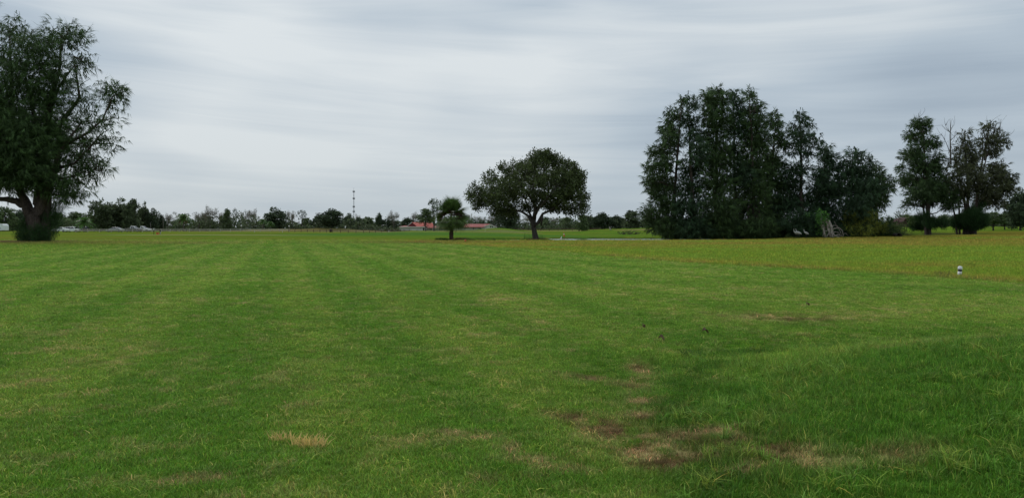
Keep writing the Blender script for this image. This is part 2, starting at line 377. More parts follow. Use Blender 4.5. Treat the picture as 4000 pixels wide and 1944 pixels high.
# ------------------------------------------------------------------ ground sheet
def build_ground():
    rr = [0.0, 1.0, 1.8]
    while rr[-1] < 90: rr.append(rr[-1] * 1.017 + .01)
    while rr[-1] < 300: rr.append(rr[-1] + 1.5)
    while rr[-1] < 4200: rr.append(rr[-1] * 1.06)
    rr = np.array(rr[1:])
    az = np.concatenate([np.linspace(-46, 46, 240), np.linspace(46, 314, 56)[1:-1]])
    A, Rr = np.meshgrid(np.radians(az), rr)
    X = Rr * np.sin(A); Y = Rr * np.cos(A)
    x = np.append(X.ravel(), 0); y = np.append(Y.ravel(), 0)
    z = terrain(x, y)
    n = len(az); m = len(rr)
    i = np.arange(m - 1)[:, None]; j = np.arange(n)[None, :]; j2 = (j + 1) % n
    Q = np.stack([i * n + j, i * n + j2, (i + 1) * n + j2, (i + 1) * n + j], -1).reshape(-1, 4)[:, ::-1]
    c = len(x) - 1; jj = np.arange(n)
    T = np.stack([jj, (jj + 1) % n, np.full(n, c), np.full(n, c)], -1)
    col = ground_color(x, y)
    Vv = np.stack([x, y, z], 1)
    faces = [tuple(int(v) for v in q) for q in Q.tolist()] + [(int(a), int(b), c) for a, b in zip((jj + 1) % n, jj)]
    m_, t, b = new_mat('turf_ground')
    a = N(t, "ShaderNodeAttribute", attribute_name='shade')
    g = N(t, "ShaderNodeNewGeometry")
    def nz(scale, det, sx=1, sy=1, rough=.6):
        mp = N(t, "ShaderNodeMapping"); mp.inputs['Scale'].default_value = (sx, sy, 1); L(t, g.outputs['Position'], mp.inputs['Vector'])
        q = N(t, "ShaderNodeTexNoise"); q.inputs['Scale'].default_value = scale; q.inputs['Detail'].default_value = det; q.inputs['Roughness'].default_value = rough
        L(t, mp.outputs[0], q.inputs['Vector']); return q.outputs['Fac']
    f1 = nz(26, 4); f2 = nz(2.2, 5, 1, 1); f3 = nz(.45, 5, .8, 1.2, .7)
    sm_ = MATH(t, 'ADD', MATH(t, 'MULTIPLY', f1, .42), MATH(t, 'ADD', MATH(t, 'MULTIPLY', f2, .33), MATH(t, 'MULTIPLY', f3, .25)))
    mr = N(t, "ShaderNodeMapRange"); L(t, sm_, mr.inputs['Value'])
    mr.inputs['From Min'].default_value = .36; mr.inputs['From Max'].default_value = .64; mr.inputs['To Min'].default_value = .62; mr.inputs['To Max'].default_value = 1.36
    v = N(t, "ShaderNodeVectorMath", operation='SCALE'); L(t, a.outputs['Color'], v.inputs[0]); L(t, mr.outputs[0], v.inputs['Scale'])
    hue = nz(.9, 5, 1, 1.3, .7)
    hm = N(t, "ShaderNodeMapRange"); L(t, hue, hm.inputs['Value']); hm.inputs['From Min'].default_value = .5; hm.inputs['From Max'].default_value = .78; hm.inputs['To Max'].default_value = .5
    mxx = N(t, "ShaderNodeMix", data_type='RGBA'); L(t, hm.outputs[0], mxx.inputs['Factor']); L(t, v.outputs[0], mxx.inputs['A'])
    v2 = N(t, "ShaderNodeVectorMath", operation='MULTIPLY'); L(t, v.outputs[0], v2.inputs[0]); v2.inputs[1].default_value = (1.55, 1.05, 1.2); L(t, v2.outputs[0], mxx.inputs['B'])
    L(t, mxx.outputs['Result'], b.inputs['Base Color']); b.inputs['Roughness'].default_value = 1.0; b.inputs['Specular IOR Level'].default_value = 0.0
    bp = N(t, "ShaderNodeBump"); bp.inputs['Strength'].default_value = .7; bp.inputs['Distance'].default_value = .04
    L(t, sm_, bp.inputs['Height']); L(t, bp.outputs[0], b.inputs['Normal'])
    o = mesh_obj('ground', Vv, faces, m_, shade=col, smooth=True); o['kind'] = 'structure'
build_ground()

def build_water():
    m_, t, b = new_mat('pond_water')
    b.inputs['Base Color'].default_value = (.012, .016, .012, 1); b.inputs['Roughness'].default_value = .10; b.inputs['IOR'].default_value = 1.33
    g = N(t, "ShaderNodeNewGeometry"); n = N(t, "ShaderNodeTexNoise"); n.inputs['Scale'].default_value = 2.5; n.inputs['Detail'].default_value = 3
    L(t, g.outputs['Position'], n.inputs['Vector'])
    bp = N(t, "ShaderNodeBump"); bp.inputs['Strength'].default_value = .6; bp.inputs['Distance'].default_value = .05
    L(t, n.outputs['Fac'], bp.inputs['Height']); L(t, bp.outputs[0], b.inputs['Normal'])
    o = mesh_obj('pond_water', np.array([(-14, 100, POND_Z), (100, 100, POND_Z), (100, 160, POND_Z), (-14, 160, POND_Z)]), [(0, 1, 2, 3)], m_)
    o['kind'] = 'structure'
build_water()

# ------------------------------------------------------------------ grass (geometry nodes, tufts scattered on stored points)
def blade_tuft(n, rad, h0, h1, wd, lean, seg, r, curl=1.0, shade_lo=.7, shade_hi=1.35, pale=.0):
    V = []; Fc = []; C = []
    for k in range(n):
        a = r.uniform(0, 2 * PI); rr = rad * math.sqrt(r.uniform()); bx, by = rr * math.cos(a), rr * math.sin(a)
        h = r.uniform(h0, h1); la = r.uniform(0, 2 * PI); ln = lean * r.uniform(.3, 1.3); wa = r.uniform(0, PI)
        wx, wy = math.cos(wa) * wd / 2 * r.uniform(.7, 1.3), math.sin(wa) * wd / 2
        s = r.uniform(shade_lo, shade_hi); tint = np.array([s, s, s])
        if r.uniform() < pale: tint = np.array([2.6, 1.5, 2.2]) * s
        base = len(V)
        for q in range(seg + 1):
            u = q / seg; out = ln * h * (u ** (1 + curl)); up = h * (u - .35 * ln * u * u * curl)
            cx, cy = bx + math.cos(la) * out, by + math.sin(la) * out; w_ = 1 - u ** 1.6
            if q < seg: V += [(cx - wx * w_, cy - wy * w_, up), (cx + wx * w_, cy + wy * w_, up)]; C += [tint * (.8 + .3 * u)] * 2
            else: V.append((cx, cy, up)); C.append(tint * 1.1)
        for q in range(seg - 1): Fc.append((base + 2 * q, base + 2 * q + 1, base + 2 * q + 3, base + 2 * q + 2))
        t0 = base + 2 * (seg - 1); Fc.append((t0, t0 + 1, base + 2 * seg))
    return np.array(V), Fc, np.array(C)
def grass_material(name):
    m, t, b = new_mat(name)
    a = N(t, "ShaderNodeAttribute", attribute_name='shade')
    r = N(t, "ShaderNodeAttribute", attribute_name='root_tint'); r.attribute_type = 'INSTANCER'
    v = N(t, "ShaderNodeVectorMath", operation='MULTIPLY'); L(t, a.outputs['Color'], v.inputs[0]); L(t, r.outputs['Vector'], v.inputs[1])
    L(t, v.outputs[0], b.inputs['Base Color']); b.inputs['Roughness'].default_value = .6; b.inputs['Specular IOR Level'].default_value = .2
    tr = N(t, "ShaderNodeBsdfTranslucent"); L(t, v.outputs[0], tr.inputs['Color'])
    mxs = N(t, "ShaderNodeMixShader"); mxs.inputs[0].default_value = .3
    L(t, b.outputs[0], mxs.inputs[1]); L(t, tr.outputs[0], mxs.inputs[2]); L(t, mxs.outputs[0], t.nodes['Material Output'].inputs[0])
    return m
def scatter_tree():
    g = bpy.data.node_groups.new('scatter_tufts', 'GeometryNodeTree')
    g.interface.new_socket('Geometry', in_out='INPUT', socket_type='NodeSocketGeometry')
    g.interface.new_socket('Geometry', in_out='OUTPUT', socket_type='NodeSocketGeometry')
    gi = g.nodes.new('NodeGroupInput'); go = g.nodes.new('NodeGroupOutput')
    def at(nm, ty):
        n = g.nodes.new('GeometryNodeInputNamedAttribute'); n.data_type = ty; n.inputs['Name'].default_value = nm; return n.outputs['Attribute']
    sp = g.nodes.new('GeometryNodeSeparateGeometry'); sp.domain = 'POINT'
    g.links.new(gi.outputs[0], sp.inputs['Geometry']); g.links.new(at('is_root', 'BOOLEAN'), sp.inputs['Selection'])
    si = g.nodes.new('GeometryNodeSplitToInstances'); si.domain = 'POINT'
    g.links.new(sp.outputs['Inverted'], si.inputs[0]); g.links.new(at('variant', 'INT'), si.inputs['Group ID'])
    io = g.nodes.new('GeometryNodeInstanceOnPoints'); io.inputs['Pick Instance'].default_value = True
    g.links.new(sp.outputs['Selection'], io.inputs['Points']); g.links.new(si.outputs['Instances'], io.inputs['Instance'])
    g.links.new(at('variant', 'INT'), io.inputs['Instance Index'])
    er = g.nodes.new('FunctionNodeEulerToRotation'); g.links.new(at('turn', 'FLOAT_VECTOR'), er.inputs[0]); g.links.new(er.outputs[0], io.inputs['Rotation'])
    g.links.new(at('size', 'FLOAT_VECTOR'), io.inputs['Scale'])
    g.links.new(io.outputs[0], go.inputs[0]); return g
GN = scatter_tree()
GRASS = grass_material('grass_blades')
def scatter(name, variants, P, idx, turn, size, tint, label, cat):
    V = []; Fc = []; C = []; vid = []; k = 0
    for i, (v, f, c) in enumerate(variants):
        V.append(v); Fc += [tuple(q + k for q in t) for t in f]; C.append(c); vid += [i] * len(v); k += len(v)
    nv = k; n = len(P)
    me = bpy.data.meshes.new(name); me.from_pydata(np.concatenate(V + [P]).tolist(), [], Fc); me.update()
    tot = nv + n
    def attr(nm, ty, data, key):
        a = me.attributes.new(nm, ty, 'POINT'); a.data.foreach_set(key, np.ascontiguousarray(data).ravel())
    attr('is_root', 'BOOLEAN', np.concatenate([np.zeros(nv, bool), np.ones(n, bool)]), 'value')
    attr('variant', 'INT', np.concatenate([np.array(vid), idx]).astype(np.int32), 'value')
    z3 = np.zeros((nv, 3), np.float32)
    attr('turn', 'FLOAT_VECTOR', np.concatenate([z3, turn]).astype(np.float32), 'vector')
    attr('size', 'FLOAT_VECTOR', np.concatenate([z3, size]).astype(np.float32), 'vector')
    attr('root_tint', 'FLOAT_VECTOR', np.concatenate([z3, tint]).astype(np.float32), 'vector')
    c = np.ones((tot, 4), np.float32); c[:nv, :3] = np.concatenate(C)
    a = me.color_attributes.new('shade', 'FLOAT_COLOR', 'POINT'); a.data.foreach_set('color', c.ravel())
    me.materials.append(GRASS)
    o = bpy.data.objects.new(name, me); COL.objects.link(o)
    md = o.modifiers.new('scatter', 'NODES'); md.node_group = GN
    o['kind'] = 'stuff'; o['label'] = label; o['category'] = cat
    return o
def wedge(d0, d1, dens, r, m=.80):
    """Even random points over the part of the field ahead between two distances."""
    n = int(dens * m * (d1 * d1 - d0 * d0) + dens * 3 * (d1 - d0))
    y = np.sqrt(r.uniform(d0 * d0, d1 * d1, n)); x = r.uniform(-1, 1, n) * (m * y + 1.5)
    return x, y
def build_grass():
    r = np.random.default_rng(11)
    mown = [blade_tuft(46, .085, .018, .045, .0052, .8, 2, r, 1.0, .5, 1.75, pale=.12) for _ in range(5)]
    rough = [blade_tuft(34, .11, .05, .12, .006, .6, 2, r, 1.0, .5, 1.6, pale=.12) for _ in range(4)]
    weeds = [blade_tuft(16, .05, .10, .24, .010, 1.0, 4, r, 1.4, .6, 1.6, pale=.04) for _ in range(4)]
    allv = mown + rough + weeds
    thatch = [blade_tuft(9, .10, .02, .07, .0055, 2.2, 3, r, 1.0, .7, 1.5, pale=1.0) for _ in range(3)]
    allv = allv + thatch
    P = []; IDX = []; T = []; Sz = []; C = []
    edges = [2.6, 5, 7, 9, 11, 13, 16, 19, 23, 28, 34, 42, 52, 65, 80, 96, 112]
    for d0, d1 in zip(edges[:-1], edges[1:]):
        dn = 420 * min(1, (7 / d0) ** 1.75)
        x, y = wedge(d0, d1, dn, r)
        k = r.uniform(size=len(x)) < (np.minimum(1, (7 / y) ** 1.75) * 420 / dn) * (1 - pond_mask(x, y) * 3); x, y = x[k], y[k]
        z = terrain(x, y); n = len(x)
        fw = fairway(x, y); isf = r.uniform(size=n) < fw
        wd = weedy(x, y); b = brown_patch(x, y)
        id_ = np.where(isf, r.integers(0, 5, n), 5 + r.integers(0, 4, n))
        big = (wd > r.uniform(size=n)) & (r.uniform(size=n) < .4)
        id_ = np.where(big, 5 + r.integers(0, 4, n), id_)
        th = r.uniform(size=n) < (.05 + .12 * ss(.45, .7, fbm(x * 1.3, y * 1.3, 85))) * isf; id_ = np.where(th, 13 + r.integers(0, 3, n), id_)
        s = r.uniform(.75, 1.3, n) * (1 + .026 * np.maximum(0, y - 8)) * ss(113, 90, y)
        s = s * np.where(big, .68, 1) * (1 - .35 * np.clip(b, 0, 1))
        s = s * (.75 + .5 * fbm(x * 2.5, y * 2.5, 81))
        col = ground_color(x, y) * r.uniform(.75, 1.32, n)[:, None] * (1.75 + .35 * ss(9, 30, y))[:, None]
        P.append(np.stack([x, y, z - .002], 1)); IDX.append(id_); hs = np.minimum(s, 1 + .35 * (s - 1)); Sz.append(np.stack([s, s, hs * r.uniform(.8, 1.2, n)], 1)); C.append(col)
        T.append(np.stack([r.normal(0, .12, n), r.normal(0, .12, n), r.uniform(0, 2 * PI, n)], 1))
    P, IDX, T, Sz, C = map(np.concatenate, (P, IDX, T, Sz, C))
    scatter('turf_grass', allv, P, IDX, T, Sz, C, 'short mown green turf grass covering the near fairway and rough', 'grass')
    # coarse weeds: dense on the hump, stray elsewhere
    x, y = wedge(3.2, 13, 100, r); wd = weedy(x, y); cl = fbm(x * 1.8, y * 1.8, 82)
    k = (wd > .3) & (r.uniform(size=len(x)) < .9 * ss(.46, .66, cl)) & (brown_patch(x, y) < .5)
    x, y = x[k], y[k]; n = len(x); z = terrain(x, y); s = r.uniform(.38, .85, n)
    base = np.array([.19, .32, .045]) * r.uniform(.7, 1.35, n)[:, None] * np.stack([r.uniform(.8, 1.35, n), np.ones(n), np.ones(n)], 1)
    scatter('coarse_grass', weeds, np.stack([x, y, z], 1), r.integers(0, 4, n), np.stack([r.normal(0, .25, n), r.normal(0, .25, n), r.uniform(0, 2 * PI, n)], 1),
            np.stack([s, s, s], 1), base, 'coarse long bladed grass on the hump in the right foreground', 'grass')
build_grass()

def straw_tuft(name, cx, cy, rx, ry, n, h, label, mat='straw', lean=.5, wd=.0075):
    r = np.random.default_rng(int(abs(cx * 1000 + cy * 77)))
    o = thing(name, label, 'grass tuft', (cx, cy, tz(cx, cy)))
    V = []; Fc = []; C = []
    for k in range(n):
        a = r.uniform(0, 2 * PI); q = math.sqrt(r.uniform()); bx, by = rx * q * math.cos(a), ry * q * math.sin(a)
        hh = h * r.uniform(.5, 1.15); ox, oy = hh * (lean * r.normal() + .5 * bx / max(rx, .01) * lean), hh * lean * r.normal() * .6; w_ = wd * r.uniform(.7, 1.3) / 2; s = r.uniform(.65, 1.25)
        z0 = tz(cx + bx, cy + by) - o.location.z - .005; i = len(V)
        V += [(bx - w_, by, z0), (bx + w_, by, z0), (bx + w_ * .8 + ox * .4, by + oy * .4, z0 + hh * .6), (bx - w_ * .8 + ox * .4, by + oy * .4, z0 + hh * .6), (bx + ox, by + oy, z0 + hh)]
        Fc += [(i, i + 1, i + 2, i + 3), (i + 3, i + 2, i + 4)]; C += [s] * 5
    mesh_obj('blades', np.array(V), Fc, M[mat], o, shade=np.array(C))
    return o
def yd(q): return EYE * F / (q - HZ)
D_ = yd(1745)
straw_tuft('dry_grass_tuft', px(1212, D_), D_, .135, .05, 95, .105, 'larger bleached straw tuft in the left foreground turf')
D_ = yd(1722)
straw_tuft('dry_grass_tuft', px(1112, D_), D_, .11, .035, 42, .09, 'smaller sparser straw tuft just left of the bleached one')
D_ = yd(1375)
straw_tuft('weed_tuft', px(2712, D_), D_, .16, .06, 70, .11, 'dark green weed tuft standing where the fairway meets the hump', 'weed', .8, .008)
D_ = yd(1360)
straw_tuft('weed_tuft', px(2890, D_), D_, .30, .05, 60, .08, 'low dark weed tuft a little right of the darker tall tuft', 'weed', .9, .007)

# fallen leaves on the fairway
def dead_leaf(q, p, s, label, rz):
    D = yd(q); x = px(p, D)
    V = []; n = 7
    for i in range(n):
        u = i / (n - 1); wv = s * .32 * math.sin(PI * min(u * .94 + .03, 1)); V += [((u - .5) * s, -wv, .035 * math.sin(u * 5) + .02), ((u - .5) * s, 0, .035 * math.sin(u * 5)), ((u - .5) * s, wv, .035 * math.sin(u * 5) + .03)]
    Fc = [(3 * i + j, 3 * i + j + 1, 3 * i + j + 4, 3 * i + j + 3) for i in range(n - 1) for j in (0, 1)]
    o = mesh_obj('fallen_leaf', np.array(V), Fc, M['leaf_brown'])
    sm_ = o.modifiers.new('thickness', 'SOLIDIFY'); sm_.thickness = .004
    o.location = (x, D, tz(x, D) + .025); o.rotation_euler = (.2, .1, rz)
    tag(o, label, 'leaf', 'fallen leaves on the fairway')
dead_leaf(1303, 2757, .13, 'largest curled brown leaf on the right half of the fairway', .3)
dead_leaf(1283, 2513, .085, 'small dark leaf on the fairway left of the largest leaf', 1.1)
dead_leaf(1330, 2586, .095, 'dark leaf on the fairway nearest the weed tuft', -.4)
dead_leaf(1196, 3155, .11, 'dark curled leaf farthest right on the open fairway', .6)

# ------------------------------------------------------------------ foliage generators
def tri_cloud(base, dirv, side, length, width):
    """One thin triangle (needle or leaf) per row."""
    a = base - side * width[:, None] * .5; b = base + side * width[:, None] * .5; c = base + dirv * length[:, None]
    return np.stack([a, b, c], 1).reshape(-1, 3)
def quad_cloud(base, dirv, side, length, width):
    m = base + dirv * (length * .45)[:, None]
    return np.stack([base, m + side * (width * .5)[:, None], base + dirv * length[:, None], m - side * (width * .5)[:, None]], 1).reshape(-1, 3)
def unit(v): return v / np.maximum(np.linalg.norm(v, axis=1, keepdims=True), 1e-6)
def blob_points(blobs, per, r, shell=.55, edge=.0):
    """Random points in a set of ellipsoids (x,y,z,rx,ry,rz); more of them near the skin. Returns points and outward directions."""
    P = []; O = []
    for (cx, cy, cz, rx, ry, rz, k) in blobs:
        n = max(3, int(per * k * (rx * rz + rx * ry + ry * rz) / 3 * 4))
        d = unit(r.normal(size=(n, 3))); u = np.where(r.uniform(size=n) < shell, r.uniform(.75, 1.05, n), r.uniform(0, 1, n) ** .5)
        lump = 1 + .18 * np.sin(d[:, 0] * 5 + cx * 3) * np.sin(d[:, 2] * 6 + cz * 2) + .12 * np.sin(d[:, 1] * 9 + cy)
        u = u * lump
        P.append(np.array([cx, cy, cz]) + d * u[:, None] * np.array([rx, ry, rz])); O.append(d)
    return np.concatenate(P), np.concatenate(O)
def gapnoise(P, sc, s):
    return (fbm(P[:, 0] * sc + P[:, 1] * sc * .6, P[:, 2] * sc + 9, s, 3) + fbm(P[:, 1] * sc + 4, P[:, 2] * sc, s + 5, 3)) * .5
def casuarina_crown(blobs, dens, r, needle=.75, wd=.06, n_per=10, gap=.36, core=1.2, zmin=None):
    C, O = blob_points(blobs, dens, r, .6)
    g = gapnoise(C, .45, int(r.integers(99))); k = g > gap * r.uniform(.7, 1.2, len(C)); C, O = C[k], O[k]
    n = len(C); sh = r.uniform(.5, 1.8, n) * (.75 + .5 * gapnoise(C, .25, 3))  # random tone per clump, range widened to paint in lighter highlights
    tw = unit(O * np.array([1, 1, .5]) + r.normal(0, .35, (n, 3)) + np.array([0, 0, .25]))     # twig runs outward and a little up
    tl = r.uniform(.35, .9, n)
    u = r.uniform(0, 1, (n, n_per)); base = C[:, None, :] + tw[:, None, :] * (u * tl[:, None])[..., None]
    base = base.reshape(-1, 3); m = len(base)
    d = unit(np.repeat(tw * .6 + r.normal(0, .28, (n, 3)), n_per, 0) + r.normal(0, .20, (m, 3)) + np.array([0, 0, -.62]))
    s = unit(np.cross(d, r.normal(size=(m, 3))))
    ln = needle * r.uniform(.5, 1.2, m)
    V = tri_cloud(base, d, s, ln, wd * r.uniform(.6, 1.4, m))
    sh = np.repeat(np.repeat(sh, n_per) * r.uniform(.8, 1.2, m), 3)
    # broad needle masses added inside the crown to block light, coloured darker
    inner = [(b[0], b[1], b[2], b[3] * .78, b[4] * .78, b[5] * .78, b[6]) for b in blobs]
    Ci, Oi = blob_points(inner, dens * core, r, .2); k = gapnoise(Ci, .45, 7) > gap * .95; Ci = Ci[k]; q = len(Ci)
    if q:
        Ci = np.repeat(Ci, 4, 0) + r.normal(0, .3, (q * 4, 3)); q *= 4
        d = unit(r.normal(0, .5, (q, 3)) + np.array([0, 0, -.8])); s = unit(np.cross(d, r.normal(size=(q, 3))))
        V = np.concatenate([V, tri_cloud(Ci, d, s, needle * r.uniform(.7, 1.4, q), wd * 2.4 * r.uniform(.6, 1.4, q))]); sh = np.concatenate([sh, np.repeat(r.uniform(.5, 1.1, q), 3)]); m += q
    if zmin is not None: V[:, 2] = np.maximum(V[:, 2], zmin)
    return V, np.arange(m * 3).reshape(-1, 3), sh
def leaf_crown(blobs, dens, r, leaf=.2, wd=.12, n_per=9, rad=.35, gap=.36, up=.15, gs=.6):
    C, O = blob_points(blobs, dens, r, .6)
    g = gapnoise(C, gs, int(r.integers(99))); k = g > gap * r.uniform(.7, 1.2, len(C)); C, O = C[k], O[k]
    n = len(C); sh = r.uniform(.5, 1.8, n) * (.7 + .6 * gapnoise(C, .35, 3))  # clump tone is random, spread wider so some read as lit highlights
    base = (C[:, None, :] + r.normal(0, rad * .6, (n, n_per, 3))).reshape(-1, 3); m = len(base)
    d = unit(np.repeat(O, n_per, 0) * .5 + r.normal(0, .7, (m, 3)) + np.array([0, 0, up])); s = unit(np.cross(d, r.normal(size=(m, 3))))
    V = quad_cloud(base, d, s, leaf * r.uniform(.6, 1.4, m), wd * r.uniform(.6, 1.4, m))
    return V, np.arange(m * 4).reshape(-1, 4), np.repeat(np.repeat(sh, n_per) * r.uniform(.8, 1.2, m), 4)
def limb(mb, a, b, r0, r1, r, sag=.0, wig=.12, seg=5, n=6):
    a = Vector(a); b = Vector(b); d = b - a; ln = d.length; pts = []; rad = []
    w1 = Vector(r.normal(0, wig, 3)) * ln
    for i in range(seg + 1):
        u = i / seg; p = a + d * u + w1 * math.sin(PI * u) + Vector((0, 0, sag * ln * math.sin(PI * u)))
        if 0 < i < seg: p += Vector(r.normal(0, wig * .25, 3)) * ln
        pts.append(p); rad.append(r0 + (r1 - r0) * u ** .8)
    mb.tube(pts, rad, n, cap=True); return pts
def branches(mb, pts_from, targets, r0, r, per=1):
    """Thin boughs from the nearest point of a limb to foliage points."""
    A = np.array([list(p) for p in pts_from])
    for t in targets:
        i = int(np.argmin(((A - t) ** 2).sum(1) + np.maximum(A[:, 2] - t[2], 0) * 2)); limb(mb, A[i], t, r0, r0 * .25, r, .05, .1, 3, 4)
def B(crop, lst, D, depth=1.0, r=None, k=1.0):
    """Blobs measured on the photograph: (x, y, half-width, half-height[, depth offset m, density]) in a crop with origin and scale, set down at distance D."""
    ox, oy, sc = crop; out = []
    for t in lst:
        X, Y, a, b = t[:4]; off = t[4] if len(t) > 4 else (float(r.normal(0, 1.4)) if r is not None else 0.0); kk = t[5] if len(t) > 5 else 1.0
        m = D / F
        out.append((px(ox + X / sc, D), D + off, pz(oy + Y / sc, D), a / sc * m, max(a, b * .6) / sc * m * depth, b / sc * m, kk * k))
    return out
def local(blobs, o): return [(b[0] - o[0], b[1] - o[1], b[2] - o[2]) + tuple(b[3:]) for b in blobs]

def skel_tree(name, label, cat, base, blobs, trunk_r, crown_fn, mat, bark, r, fork=.3, stems=1, group=None, rtw=.05, lean=(0, 0), boughs=3, flare=1.5, limbrad=.35):
    o = thing(name, label, cat, base, 0, group)
    bl = local(blobs, base)
    zc = np.average([b[2] for b in bl]); top = max(bl, key=lambda b: b[2] + b[5])
    mb = MB(); lb = MB()
    cx = np.average([b[0] for b in bl]); cy = np.average([b[1] for b in bl])
    hh = top[2]
    spts = []
    for s in range(stems):
        a = 2 * PI * s / max(stems, 1) + .6
        off = Vector((math.cos(a), math.sin(a) * .5, 0)) * (trunk_r * (1.0 if stems > 1 else 0))
        tx, ty = (top[0], top[1]) if s == 0 else (lambda b: (b[0], b[1]))(bl[int(r.integers(len(bl)))])
        ht = hh * (1 if s == 0 else r.uniform(.6, .9)); pts = []; rad = []
        for i in range(9):
            u = i / 8; k = max(0, (u - fork) / (1 - fork))
            pts.append(Vector((off.x + lean[0] * u * (1 - k) + (tx - off.x) * k ** 1.3 + r.normal(0, .05) * hh * .05, off.y + lean[1] * u + (ty - off.y) * k ** 1.3, ht * u - (.3 if i == 0 else 0))))
            rad.append(trunk_r * (1 if stems == 1 else .7) * (1 - .88 * u) * (flare if i == 0 else 1.0))
        mb.tube(pts, rad, 9); spts += pts[2:]
    A = np.array([list(p) for p in spts])
    for b in bl:
        c = np.array(b[:3]); i = int(np.argmin(((A - c) ** 2).sum(1) + np.maximum(A[:, 2] - c[2] + .15 * np.linalg.norm(c[:2]), 0) * 6))
        ps = limb(lb, A[i], c, trunk_r * limbrad * (1 - .6 * A[i][2] / max(hh, .1)), trunk_r * .08 + .01, r, .02, .08)
        for _ in range(boughs):
            d = unit(r.normal(size=(1, 3)))[0]; t = c + d * np.array(b[3:6]) * .9
            limb(lb, list(ps[int(r.integers(2, 5))]), t, rtw, rtw * .25, r, .03, .1, 3, 4)
    mb.build('trunk', bark, o, True)
    lb.build('branches', bark, o, True)
    V, Fc, sh = crown_fn(bl)
    mesh_obj('crown', V, Fc, mat, o, shade=sh)
    return o

